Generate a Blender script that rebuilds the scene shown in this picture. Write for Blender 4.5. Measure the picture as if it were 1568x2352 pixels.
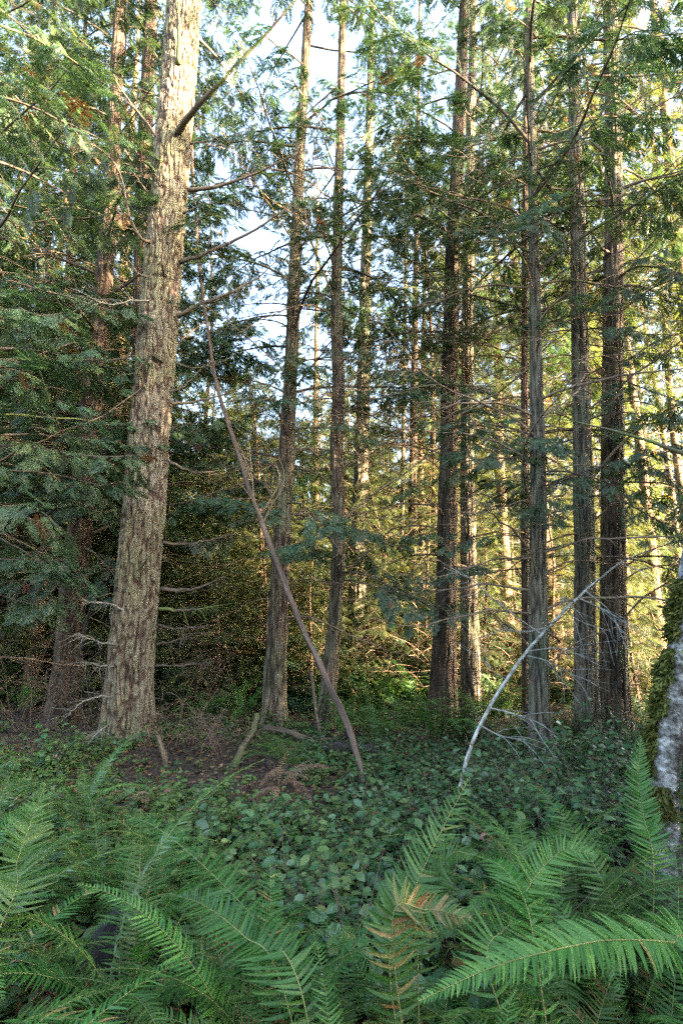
import bpy, math, random
import numpy as np
from mathutils import Vector

for o in list(bpy.data.objects):
    bpy.data.objects.remove(o, do_unlink=True)
SC = bpy.context.scene
COL = SC.collection
R = math.radians
rng = np.random.default_rng(7)

# ------------------------------------------------------------------ camera
PITCH, CAMZ, FPX = R(11.4), 1.5, 1307.0       # photograph measured on a 1568 x 2352 grid
cam_d = bpy.data.cameras.new('camera')
cam = bpy.data.objects.new('camera', cam_d); COL.objects.link(cam)
cam.location = (0, 0, CAMZ); cam.rotation_euler = (R(90) + PITCH, 0, 0)
cam_d.sensor_fit = 'VERTICAL'; cam_d.sensor_height = 36; cam_d.sensor_width = 24
cam_d.lens = FPX / 2352 * 36
cam_d.clip_start = 0.05; cam_d.clip_end = 2000
SC.camera = cam
# ------------------------------------------------------------------ sky, sun, exposure
SUN_AZ, SUN_EL = R(112), R(15)                # compass angle from +Y towards +X
w = bpy.data.worlds.new('World'); SC.world = w; w.use_nodes = True
nt = w.node_tree
sky = nt.nodes.new('ShaderNodeTexSky'); sky.sky_type = 'NISHITA'; sky.sun_disc = False
sky.sun_elevation = SUN_EL; sky.sun_rotation = SUN_AZ
sky.dust_density = 6.0; sky.air_density = 1.0; sky.ozone_density = 1.2
bg = nt.nodes['Background']; bg.inputs['Strength'].default_value = 0.15
nt.links.new(sky.outputs[0], bg.inputs[0])
sun_d = bpy.data.lights.new('sun', 'SUN'); sun_d.energy = 5.0; sun_d.angle = R(0.5)
sun_d.color = (1.0, 0.77, 0.50)
sun = bpy.data.objects.new('sun', sun_d); COL.objects.link(sun)
sdir = Vector((math.sin(SUN_AZ) * math.cos(SUN_EL), math.cos(SUN_AZ) * math.cos(SUN_EL), math.sin(SUN_EL)))
sun.rotation_euler = sdir.to_track_quat('Z', 'Y').to_euler()
SC.view_settings.view_transform = 'Standard'; SC.view_settings.look = 'None'
SC.view_settings.exposure = 4.15; SC.view_settings.gamma = 1.0
SC.render.engine = 'CYCLES'
cy = SC.cycles
cy.use_denoising = False; cy.use_adaptive_sampling = False
cy.max_bounces = 5; cy.diffuse_bounces = 3; cy.glossy_bounces = 2; cy.transmission_bounces = 4
cy.sample_clamp_indirect = 0.8; cy.sample_clamp_direct = 6.0
cy.caustics_reflective = False; cy.caustics_refractive = False

# ------------------------------------------------------------------ picture grid -> world
cP, sP = math.cos(PITCH), math.sin(PITCH)
def ray(px, py):
    u = (px - 784) / FPX; v = (1176 - py) / FPX
    return u, cP - v * sP, sP + v * cP
def P(px, py, Y):
    x, y, z = ray(px, py); t = Y / y
    return np.array((t * x, Y, CAMZ + t * z))
def px2m(py, Y):
    x, y, z = ray(784, py); return (Y / y) / FPX
def hgt(x, y):
    x = np.asarray(x, float); y = np.asarray(y, float)
    h = 0.05 * np.sin(0.9 * x + 1.3) * np.cos(0.7 * y) + 0.04 * np.sin(2.1 * x - 1.7 * y)
    h = h + 0.10 * np.exp(-((x + 3.2) ** 2 + (y - 7.8) ** 2) / 3.0) + 0.10 * np.sin(0.23 * x + 0.19 * y + 2)
    return h - 0.06
def G(px, py):
    x, y, z = ray(px, py)
    t = -CAMZ / z
    for _ in range(6):
        t = (float(hgt(t * x, t * y)) - CAMZ) / z
    return np.array((t * x, t * y, CAMZ + t * z))

# ------------------------------------------------------------------ mesh collecting
def nrm(a):
    a = np.asarray(a, float)
    return a / np.maximum(np.linalg.norm(a, axis=-1, keepdims=True), 1e-9)

class MB:
    def __init__(s):
        s.V = []; s.n = 0; s.bk = []; s.rv = []
        s.Q = []; s.Qm = []; s.T = []; s.Tm = []
    def add(s, V, Q=None, T=None, mat=0, rnd=0.5, bk=None):
        V = np.asarray(V, float).reshape(-1, 3); m = len(V)
        s.V.append(V); s.bk.append(V if bk is None else bk)
        s.rv.append(np.broadcast_to(np.asarray(rnd, float), (m,)))
        if Q is not None and len(Q):
            Q = np.asarray(Q, np.int64) + s.n; s.Q.append(Q); s.Qm.append(np.full(len(Q), mat))
        if T is not None and len(T):
            T = np.asarray(T, np.int64) + s.n; s.T.append(T); s.Tm.append(np.full(len(T), mat))
        s.n += m
    def mesh(s, name, mats, smooth=True):
        me = bpy.data.meshes.new(name)
        V = np.concatenate(s.V)
        Q = np.concatenate(s.Q) if s.Q else np.zeros((0, 4), np.int64)
        T = np.concatenate(s.T) if s.T else np.zeros((0, 3), np.int64)
        mi = np.concatenate([np.concatenate(s.Qm) if s.Qm else np.zeros(0), np.concatenate(s.Tm) if s.Tm else np.zeros(0)])
        nq, ntr = len(Q), len(T)
        me.vertices.add(len(V)); me.vertices.foreach_set('co', V.astype(np.float32).ravel())
        me.loops.add(nq * 4 + ntr * 3)
        me.loops.foreach_set('vertex_index', np.concatenate([Q.ravel(), T.ravel()]).astype(np.int32))
        me.polygons.add(nq + ntr)
        ls = np.concatenate([np.arange(nq) * 4, nq * 4 + np.arange(ntr) * 3]).astype(np.int32)
        me.polygons.foreach_set('loop_start', ls)
        me.polygons.foreach_set('material_index', mi.astype(np.int32))
        me.polygons.foreach_set('use_smooth', np.full(nq + ntr, smooth))
        a = me.attributes.new('rnd', 'FLOAT', 'POINT'); a.data.foreach_set('value', np.concatenate(s.rv).astype(np.float32))
        a = me.attributes.new('bk', 'FLOAT_VECTOR', 'POINT'); a.data.foreach_set('vector', np.concatenate(s.bk).astype(np.float32).ravel())
        for m in mats: me.materials.append(m)
        me.update(calc_edges=True)
        return me
    def build(s, name, mats, parent=None, loc=(0, 0, 0), smooth=True):
        o = bpy.data.objects.new(name, s.mesh(name, mats, smooth)); COL.objects.link(o)
        o.location = loc
        if parent: o.parent = parent
        return o

def resample(pts, n):
    """smooth curve through the given points (Catmull-Rom), n samples evenly spaced in parameter"""
    p = np.asarray(pts, float)
    e = np.concatenate([[2 * p[0] - p[1]], p, [2 * p[-1] - p[-2]]])
    k = len(p) - 1
    out = []
    for u in np.linspace(0, k, n):
        i = min(int(u), k - 1); f = u - i
        a, b, c, d = e[i], e[i + 1], e[i + 2], e[i + 3]
        out.append(0.5 * (2 * b + (c - a) * f + (2 * a - 5 * b + 4 * c - d) * f * f + (3 * b - a - 3 * c + d) * f ** 3))
    return np.array(out)

def tube(mb, pts, rad, n=6, mat=0, rnd=0.5, radfun=None, cap=False):
    p = np.asarray(pts, float); k = len(p)
    rad = np.broadcast_to(np.asarray(rad, float), (k,))
    t = nrm(np.gradient(p, axis=0))
    ref = np.array((1., 0, 0)) if abs(nrm(p[-1] - p[0])[2]) > 0.8 else np.array((0, 0, 1.))
    sdv = nrm(np.cross(t, ref)); b = np.cross(t, sdv)
    th = np.arange(n) / n * 2 * math.pi
    L = np.concatenate([[0], np.cumsum(np.linalg.norm(np.diff(p, axis=0), axis=1))])
    rr = rad[:, None] * np.ones(n)
    if radfun is not None:
        m_ = radfun(th[None, :], L[:, None])
        if isinstance(m_, tuple): m_, rnd = m_[0], np.asarray(m_[1]).ravel()
        rr = rr * m_
    c, s_ = np.cos(th), np.sin(th)
    V = p[:, None] + rr[..., None] * (c[None, :, None] * sdv[:, None] + s_[None, :, None] * b[:, None])
    r0 = float(rad.max())
    BK = np.stack([np.broadcast_to(r0 * c, (k, n)), np.broadcast_to(r0 * s_, (k, n)), np.broadcast_to(L[:, None], (k, n))], -1)
    i = np.arange(k - 1)[:, None] * n; j = np.arange(n)[None]; j2 = (j + 1) % n
    Q = np.stack([i + j, i + j2, i + n + j2, i + n + j], -1).reshape(-1, 4)
    V = V.reshape(-1, 3); BK = BK.reshape(-1, 3)
    T = None
    if cap:
        V = np.concatenate([V, p[:1], p[-1:]]); BK = np.concatenate([BK, [[0, 0, 0]], [[0, 0, L[-1]]]])
        a, z = k * n, k * n + 1
        T = [(a, (q + 1) % n, q) for q in range(n)] + [(z, (k - 1) * n + q, (k - 1) * n + (q + 1) % n) for q in range(n)]
    mb.add(V, Q, T, mat, rnd, BK)

def stamp(mb, PV, PQ, O, A, S, N, sc, mat=0, rnd=0.5, PT=None):
    """place many copies of a little shape into one mesh (leaves, sprays)"""
    O = np.asarray(O, float); m = len(O); k = len(PV)
    sc = np.broadcast_to(np.asarray(sc, float), (m,))[:, None, None]
    V = O[:, None] + sc * (PV[None, :, 0:1] * A[:, None] + PV[None, :, 1:2] * S[:, None] + PV[None, :, 2:3] * N[:, None])
    off = (np.arange(m) * k)[:, None, None]
    Q = (np.asarray(PQ)[None] + off).reshape(-1, 4) if PQ is not None and len(PQ) else None
    T = (np.asarray(PT)[None] + off).reshape(-1, 3) if PT is not None and len(PT) else None
    r = np.repeat(np.broadcast_to(np.asarray(rnd, float), (m,)), k)
    mb.add(V.reshape(-1, 3), Q, T, mat, r)

def frames(A, up):
    A = nrm(A); S = nrm(np.cross(up, A)); N = np.cross(A, S)
    return A, S, N

# ------------------------------------------------------------------ objects
def tag(o, label, cat, group=None, kind=None):
    if label: o['label'] = label
    if cat: o['category'] = cat
    if group: o['group'] = group
    if kind: o['kind'] = kind
    return o
def thing(name, label, cat, loc, group=None, rz=0):
    o = bpy.data.objects.new(name, None); COL.objects.link(o)
    o.location = loc; o.rotation_euler = (0, 0, rz); o.empty_display_size = 0.2
    return tag(o, label, cat, group)
def part(name, me, parent, loc=(0, 0, 0), rot=(0, 0, 0), sc=1.0):
    o = bpy.data.objects.new(name, me); COL.objects.link(o); o.parent = parent
    o.location = loc; o.rotation_euler = rot; o.scale = (sc, sc, sc)
    return o

# ------------------------------------------------------------------ materials
class NT:
    def __init__(s, name):
        m = bpy.data.materials.new(name); m.use_nodes = True
        s.m = m; s.t = m.node_tree; s.p = s.t.nodes['Principled BSDF']; s.out = s.t.nodes['Material Output']
    def n(s, typ, **kw):
        x = s.t.nodes.new('ShaderNode' + typ)
        for k, v in kw.items():
            if k in x.inputs: x.inputs[k].default_value = v
            else: setattr(x, k, v)
        return x
    def l(s, a, b): s.t.links.new(a, b)
    def ramp(s, fac, stops):
        r = s.n('ValToRGB'); e = r.color_ramp.elements
        while len(e) < len(stops): e.new(0.5)
        for i, (p, c) in enumerate(stops): e[i].position = p; e[i].color = (*c, 1)
        s.l(fac, r.inputs[0]); return r.outputs[0]
    def attr(s, name):
        a = s.n('Attribute'); a.attribute_name = name; return a
    def math(s, op, a, b=None):
        x = s.n('Math', operation=op)
        for i, q in enumerate((a, b)):
            if q is None: continue
            if isinstance(q, (int, float)): x.inputs[i].default_value = q
            else: s.l(q, x.inputs[i])
        return x.outputs[0]
    def mix(s, fac, a, b, typ='MIX'):
        x = s.n('MixRGB', blend_type=typ)
        for i, q in zip((0, 1, 2), (fac, a, b)):
            if isinstance(q, (int, float)): x.inputs[i].default_value = q
            elif isinstance(q, tuple): x.inputs[i].default_value = (*q, 1)
            else: s.l(q, x.inputs[i])
        return x.outputs[0]

def bark_coords(N, scale):
    a = N.attr('bk'); oi = N.n('ObjectInfo')
    off = N.n('VectorMath', operation='ADD')
    cmb = N.n('CombineXYZ'); sc = N.math('MULTIPLY', oi.outputs['Random'], 37.0); N.l(sc, cmb.inputs[2]); N.l(sc, cmb.inputs[0])
    N.l(a.outputs['Vector'], off.inputs[0]); N.l(cmb.outputs[0], off.inputs[1])
    mp = N.n('Mapping'); mp.inputs['Scale'].default_value = scale
    N.l(off.outputs[0], mp.inputs[0]); return off.outputs[0], mp.outputs[0], oi

def mat_fir():
    N = NT('fir_bark')
    raw, v, oi = bark_coords(N, (1, 1, 0.17))
    wn = N.n('TexNoise', Scale=5.0, Detail=4.0, Roughness=0.6); N.l(v, wn.inputs['Vector'])
    wv = N.mix(0.16, v, wn.outputs['Color'], 'ADD')
    r1 = N.n('TexNoise', Scale=13.0, Detail=2.0, Roughness=0.5); N.l(wv, r1.inputs['Vector'])
    r2 = N.n('TexNoise', Scale=27.0, Detail=2.0, Roughness=0.5); N.l(wv, r2.inputs['Vector'])
    n1 = N.n('TexNoise', Scale=75.0, Detail=4.0, Roughness=0.7); N.l(raw, n1.inputs['Vector'])
    n2 = N.n('TexNoise', Scale=1.6, Detail=3.0); N.l(raw, n2.inputs['Vector'])
    def ridge(x, wd): return N.math('MINIMUM', N.math('MULTIPLY', N.math('ABSOLUTE', N.math('SUBTRACT', x, 0.5)), 1.0 / wd), 1.0)
    h = N.math('MULTIPLY', ridge(r1.outputs['Fac'], 0.075), 0.6)
    h2 = N.math('MULTIPLY', ridge(r2.outputs['Fac'], 0.10), 0.40)
    rl = N.attr('rnd').outputs['Fac']
    hh = N.math('ADD', N.math('ADD', N.math('MULTIPLY', N.math('ADD', h, h2), 0.25), N.math('MULTIPLY', rl, 0.8)), N.math('MULTIPLY', N.math('SUBTRACT', n1.outputs['Fac'], 0.5), 0.6))
    c = N.ramp(hh, [(0.25, (0.020, 0.010, 0.007)), (0.5, (0.075, 0.042, 0.03)), (0.72, (0.115, 0.095, 0.066)), (1.0, (0.19, 0.172, 0.125))])
    g = N.ramp(n2.outputs['Fac'], [(0.4, (1, 1, 1)), (0.7, (0.82, 0.92, 0.64))])
    c = N.mix(0.8, c, g, 'MULTIPLY')
    N.l(c, N.p.inputs['Base Color']); N.p.inputs['Roughness'].default_value = 0.92
    b = N.n('Bump', Strength=1.0, Distance=0.03); N.l(hh, b.inputs['Height']); N.l(b.outputs[0], N.p.inputs['Normal'])
    return N.m

def mat_cedar(name='cedar_bark', dark=(0.02, 0.012, 0.009), mid=(0.09, 0.062, 0.045), lite=(0.20, 0.165, 0.125), green=(0.66, 0.86, 0.62)):
    N = NT(name)
    raw, v, oi = bark_coords(N, (1, 1, 0.13))
    wn = N.n('TexNoise', Scale=3.0, Detail=2.0); N.l(v, wn.inputs['Vector'])
    wv = N.mix(0.05, v, wn.outputs['Color'], 'ADD')
    n1 = N.n('TexNoise', Scale=42.0, Detail=3.0, Roughness=0.6); N.l(wv, n1.inputs['Vector'])
    vo = N.n('TexVoronoi', feature='DISTANCE_TO_EDGE', Scale=26.0); N.l(wv, vo.inputs['Vector'])
    n3 = N.n('TexNoise', Scale=90.0, Detail=2.0); N.l(raw, n3.inputs['Vector'])
    n2 = N.n('TexNoise', Scale=1.1, Detail=4.0); N.l(raw, n2.inputs['Vector'])
    hh = N.math('ADD', N.math('MULTIPLY', N.math('MINIMUM', vo.outputs['Distance'], 0.28), 1.3), N.math('MULTIPLY', n1.outputs['Fac'], 0.55))
    hh = N.math('ADD', N.math('MULTIPLY', hh, 0.62), N.math('MULTIPLY', n3.outputs['Fac'], 0.14))
    hh = N.math('ADD', hh, N.math('MULTIPLY', N.math('SUBTRACT', N.attr('rnd').outputs['Fac'], 0.35), 0.6))
    c = N.ramp(hh, [(0.24, dark), (0.45, mid), (0.74, lite)])
    g = N.ramp(n2.outputs['Fac'], [(0.38, (1, 0.93, 0.86)), (0.62, green)])
    c = N.mix(0.9, c, g, 'MULTIPLY')
    n4 = N.n('TexNoise', Scale=5.0, Detail=6.0, Roughness=0.7); N.l(raw, n4.inputs['Vector'])
    lf = N.ramp(n4.outputs['Fac'], [(0.56, (0, 0, 0)), (0.66, (0.6, 0.6, 0.6))])
    c = N.mix(lf, c, N.mix(1.0, (0.17, 0.18, 0.145), N.ramp(hh, [(0.3, (0.3, 0.3, 0.3)), (0.6, (1, 1, 1))]), 'MULTIPLY'))
    hs = N.n('HueSaturation'); N.l(c, hs.inputs['Color'])
    N.l(N.math('ADD', N.math('MULTIPLY', oi.outputs['Random'], 0.5), 0.75), hs.inputs['Value'])
    N.l(hs.outputs[0], N.p.inputs['Base Color']); N.p.inputs['Roughness'].default_value = 0.9
    b = N.n('Bump', Strength=1.0, Distance=0.035); N.l(hh, b.inputs['Height']); N.l(b.outputs[0], N.p.inputs['Normal'])
    return N.m

def mat_wood(name, dark, lite, scale=20, moss=None, mossamt=(0.55, 0.7), stretch=0.15, bump=0.01, objmoss=False):
    N = NT(name)
    raw, v, oi = bark_coords(N, (1, 1, stretch))
    n1 = N.n('TexNoise', Scale=float(scale), Detail=4.0); N.l(v, n1.inputs['Vector'])
    c = N.ramp(n1.outputs['Fac'], [(0.35, dark), (0.65, lite)])
    if moss:
        n2 = N.n('TexNoise', Scale=2.2, Detail=4.0); N.l(raw, n2.inputs['Vector'])
        f = n2.outputs['Fac']
        if objmoss:
            f = N.math('ADD', f, N.math('SUBTRACT', N.math('MULTIPLY', oi.outputs['Random'], 0.34), 0.22))
        f = N.ramp(f, [(mossamt[0], (0, 0, 0)), (mossamt[1], (1, 1, 1))])
        c = N.mix(f, c, moss)
    N.l(c, N.p.inputs['Base Color']); N.p.inputs['Roughness'].default_value = 0.85
    b = N.n('Bump', Strength=0.8, Distance=bump); N.l(n1.outputs['Fac'], b.inputs['Height']); N.l(b.outputs[0], N.p.inputs['Normal'])
    return N.m

def mat_leaf(name, stops, rough=0.45, transl=0.35, spec=0.4, objvar=0.25, tint=(1.25, 1.35, 0.7)):
    N = NT(name)
    a = N.attr('rnd'); oi = N.n('ObjectInfo')
    c = N.ramp(a.outputs['Fac'], stops)
    hs = N.n('HueSaturation'); N.l(c, hs.inputs['Color'])
    N.l(N.math('ADD', N.math('MULTIPLY', oi.outputs['Random'], objvar * 2), 1 - objvar), hs.inputs['Value'])
    N.l(N.math('ADD', N.math('MULTIPLY', oi.outputs['Random'], 0.04), 0.48), hs.inputs['Hue'])
    col = hs.outputs[0]
    N.l(col, N.p.inputs['Base Color']); N.p.inputs['Roughness'].default_value = rough
    N.p.inputs['Specular IOR Level'].default_value = spec
    tr = N.n('BsdfTranslucent'); N.l(N.mix(1.0, col, tint, 'MULTIPLY'), tr.inputs['Color'])
    mx = N.n('MixShader'); mx.inputs[0].default_value = transl
    N.l(N.p.outputs[0], mx.inputs[1]); N.l(tr.outputs[0], mx.inputs[2]); N.l(mx.outputs[0], N.out.inputs['Surface'])
    return N.m

def mat_alder():
    N = NT('alder_bark')
    raw, v, oi = bark_coords(N, (1, 1, 1.6))
    n1 = N.n('TexNoise', Scale=9.0, Detail=5.0, Roughness=0.65); N.l(v, n1.inputs['Vector'])
    n2 = N.n('TexNoise', Scale=34.0, Detail=4.0); N.l(v, n2.inputs['Vector'])
    c = N.ramp(n1.outputs['Fac'], [(0.40, (0.05, 0.046, 0.04)), (0.52, (0.17, 0.17, 0.16)), (0.66, (0.42, 0.435, 0.43))])
    d = N.ramp(n2.outputs['Fac'], [(0.36, (0.16, 0.15, 0.13)), (0.5, (1, 1, 1))])
    c = N.mix(0.8, c, d, 'MULTIPLY')
    N.l(c, N.p.inputs['Base Color']); N.p.inputs['Roughness'].default_value = 0.8
    b = N.n('Bump', Strength=0.7, Distance=0.012); N.l(n2.outputs['Fac'], b.inputs['Height']); N.l(b.outputs[0], N.p.inputs['Normal'])
    return N.m

def mat_soil():
    N = NT('forest_soil')
    tc = N.n('TexCoord')
    n1 = N.n('TexNoise', Scale=1.3, Detail=6.0); N.l(tc.outputs['Object'], n1.inputs['Vector'])
    n2 = N.n('TexNoise', Scale=28.0, Detail=6.0, Roughness=0.7); N.l(tc.outputs['Object'], n2.inputs['Vector'])
    c = N.ramp(n2.outputs['Fac'], [(0.32, (0.012, 0.007, 0.005)), (0.52, (0.04, 0.024, 0.015)), (0.72, (0.10, 0.06, 0.036))])
    g = N.ramp(n1.outputs['Fac'], [(0.45, (1, 1, 1)), (0.65, (0.55, 0.85, 0.35))])
    c = N.mix(0.7, c, g, 'MULTIPLY')
    N.l(c, N.p.inputs['Base Color']); N.p.inputs['Roughness'].default_value = 0.95
    b = N.n('Bump', Strength=1.0, Distance=0.06); N.l(n2.outputs['Fac'], b.inputs['Height']); N.l(b.outputs[0], N.p.inputs['Normal'])
    return N.m

M = {}
M['fir'] = mat_fir()
M['cedar'] = mat_cedar()
M['cedar_red'] = mat_cedar('red_cedar_bark', (0.016, 0.009, 0.007), (0.062, 0.037, 0.027), (0.14, 0.097, 0.072), (0.8, 0.92, 0.72))
M['cedar_grey'] = mat_cedar('grey_cedar_bark', (0.024, 0.018, 0.013), (0.11, 0.088, 0.068), (0.24, 0.21, 0.165), (0.66, 0.86, 0.64))
M['far_bark'] = mat_cedar('far_bark', (0.03, 0.018, 0.012), (0.13, 0.09, 0.06), (0.27, 0.20, 0.15), (0.8, 0.85, 0.65))
M['twig'] = mat_wood('twig_bark', (0.04, 0.03, 0.022), (0.125, 0.095, 0.07), 30, (0.10, 0.13, 0.035), (0.55, 0.66), objmoss=True)
M['dead_twig'] = mat_wood('dead_twig', (0.11, 0.072, 0.046), (0.30, 0.21, 0.14), 30, (0.12, 0.15, 0.04), (0.56, 0.68), objmoss=True)
M['snag'] = mat_wood('snag_bark', (0.035, 0.022, 0.016), (0.14, 0.095, 0.07), 26, (0.22, 0.22, 0.19), (0.58, 0.72), 0.06, 0.02)
M['lichen'] = mat_wood('lichen_bark', (0.13, 0.125, 0.11), (0.40, 0.42, 0.38), 30, (0.20, 0.20, 0.06), (0.62, 0.75), 0.5, 0.008)
M['rotten'] = mat_wood('rotten_wood', (0.007, 0.006, 0.005), (0.03, 0.026, 0.022), 22, (0.05, 0.075, 0.02), (0.58, 0.75), 0.3, 0.04)
M['mosswood'] = mat_wood('mossy_wood', (0.05, 0.035, 0.022), (0.14, 0.10, 0.06), 22, (0.06, 0.085, 0.02), (0.42, 0.6), 0.3, 0.03)
M['alder'] = mat_alder()
M['moss'] = mat_leaf('moss', [(0, (0.035, 0.042, 0.010)), (0.6, (0.085, 0.095, 0.024)), (1, (0.17, 0.165, 0.05))], 0.8, 0.25, 0.1)
M['cedar_leaf'] = mat_leaf('cedar_leaf', [(0, (0.036, 0.072, 0.042)), (0.55, (0.065, 0.115, 0.06)), (0.9, (0.11, 0.15, 0.06)), (0.95, (0.16, 0.085, 0.04)), (1, (0.18, 0.09, 0.04))], 0.4, 0.34, 0.5)
M['far_leaf'] = mat_leaf('far_leaf', [(0, (0.055, 0.085, 0.042)), (0.6, (0.095, 0.13, 0.05)), (0.9, (0.14, 0.15, 0.05)), (1, (0.19, 0.10, 0.04))], 0.5, 0.38, 0.3, 0.25, (1.45, 1.2, 0.6))
M['under_leaf'] = mat_leaf('under_leaf', [(0, (0.022, 0.06, 0.028)), (0.7, (0.045, 0.10, 0.04)), (0.95, (0.09, 0.13, 0.04)), (1, (0.15, 0.08, 0.03))], 0.5, 0.25, 0.35)
M['fern'] = mat_leaf('fern_leaf', [(0, (0.022, 0.064, 0.012)), (0.5, (0.037, 0.098, 0.018)), (0.88, (0.075, 0.15, 0.03)), (0.93, (0.13, 0.14, 0.04)), (1, (0.18, 0.09, 0.04))], 0.42, 0.25, 0.3, 0.35)
M['fern_stem'] = mat_wood('fern_stem', (0.09, 0.11, 0.035), (0.17, 0.18, 0.06), 30)
M['dead_fern'] = mat_leaf('dead_fern', [(0, (0.14, 0.08, 0.045)), (0.5, (0.25, 0.17, 0.11)), (1, (0.36, 0.27, 0.19))], 0.8, 0.3, 0.1, 0.15, (1.1, 1, 0.8))
M['salal'] = mat_leaf('salal_leaf', [(0, (0.028, 0.09, 0.035)), (0.5, (0.058, 0.15, 0.058)), (0.85, (0.12, 0.215, 0.085)), (0.96, (0.13, 0.19, 0.05)), (1, (0.18, 0.09, 0.03))], 0.33, 0.22, 0.5)
M['bramble'] = mat_leaf('bramble_leaf', [(0, (0.05, 0.125, 0.03)), (0.5, (0.085, 0.18, 0.045)), (0.9, (0.13, 0.22, 0.06)), (0.97, (0.17, 0.2, 0.06)), (1, (0.2, 0.1, 0.04))], 0.45, 0.3, 0.4)
M['litter'] = mat_leaf('dry_leaves', [(0, (0.035, 0.018, 0.011)), (0.6, (0.10, 0.048, 0.025)), (1, (0.22, 0.12, 0.065))], 0.8, 0.1, 0.15)
M['dry_twig'] = mat_wood('dry_twig', (0.045, 0.03, 0.02), (0.15, 0.105, 0.075), 30)
M['grey_twig'] = mat_wood('grey_twig', (0.07, 0.065, 0.055), (0.22, 0.215, 0.185), 30)
M['soil'] = mat_soil()

# ------------------------------------------------------------------ ground
def ground():
    a = np.concatenate([np.arange(0, 12, 0.12), 12 + np.cumsum(0.12 * 1.09 ** np.arange(1, 68))])
    xs = np.concatenate([-a[:0:-1], a]); ys = xs + 6
    X, Y = np.meshgrid(xs, ys)
    Z = hgt(X, Y) + 0.02 * np.sin(7 * X + 3 * np.sin(4 * Y)) * np.sin(6.3 * Y)
    n, m = X.shape
    i = np.arange(n - 1)[:, None] * m + np.arange(m - 1)[None]
    Q = np.stack([i, i + 1, i + m + 1, i + m], -1).reshape(-1, 4)
    mb = MB(); mb.add(np.stack([X, Y, Z], -1), Q)
    tag(mb.build('ground', [M['soil']]), 'dark brown forest soil under ferns and salal', None, None, 'structure')
ground()

# ------------------------------------------------------------------ foliage sprays and branches
def spray_shape(n, sub, seed, wmain=0.035, wsub=0.03, droop=0.25):
    r = np.random.default_rng(seed); V = []
    def kite(o, d, l, w_):
        d = nrm(d); p = nrm(np.cross(d, (0, 0, 1.0)))
        V.extend([o, o + d * l * .45 + p * w_, o + d * l - np.array((0, 0, .1 * l)), o + d * l * .45 - p * w_])
    for i in range(n):
        t = (i + .35) / n
        for sd in (-1, 1):
            l = (0.16 + 0.42 * math.sin(math.pi * min(1, t * .75 + .22))) * (1 - .55 * t) * r.uniform(.85, 1.15)
            a = R(r.uniform(42, 56)); o = np.array((t, 0, -droop * t * t))
            d = np.array((math.cos(a), sd * math.sin(a), -r.uniform(.05, .35)))
            kite(o, d, l, wmain if sub else wmain * 1.0)
            for k in range(sub):
                s = .22 + .66 * k / max(1, sub - 1) if sub > 1 else .5
                q = o + nrm(d) * l * s
                for s2 in (-1, 1):
                    b = R(38) * s2; dd = np.array((d[0] * math.cos(b) - d[1] * math.sin(b), d[0] * math.sin(b) + d[1] * math.cos(b), d[2] - .1))
                    kite(q, dd, l * (.46 - .2 * s), wsub)
    kite(np.array((.9, 0, -droop * .8)), np.array((1, 0, -.4)), .25, wmain)
    V = np.array(V).reshape(-1, 3)
    return V, np.arange(len(V)).reshape(-1, 4)
SPRAY_HI = [spray_shape(10, 3, s, .026, .022) for s in (1, 2, 3)]
SPRAY_MID = [spray_shape(7, 2, s, .030, .027, .5) for s in (4, 5)]
SPRAY_LO = [spray_shape(3, 0, s, .12, .1) for s in (6, 7)]

def curve3(base, az, el, L, n, droop, up, r, wander=.12):
    """branch line: leaves at az/el, sags by droop, turns up again by up"""
    pts = [np.array(base, float)]; a = az; step = L / (n - 1)
    for i in range(n - 1):
        t = i / (n - 1); e = el - droop * math.sin(min(1, t * 1.3) * math.pi * .5) + up * t * t
        a += r.normal(0, wander) * .5; e += r.normal(0, wander) * .4
        pts.append(pts[-1] + step * np.array((math.cos(a) * math.cos(e), math.sin(a) * math.cos(e), math.sin(e))))
    return np.array(pts)

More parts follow.
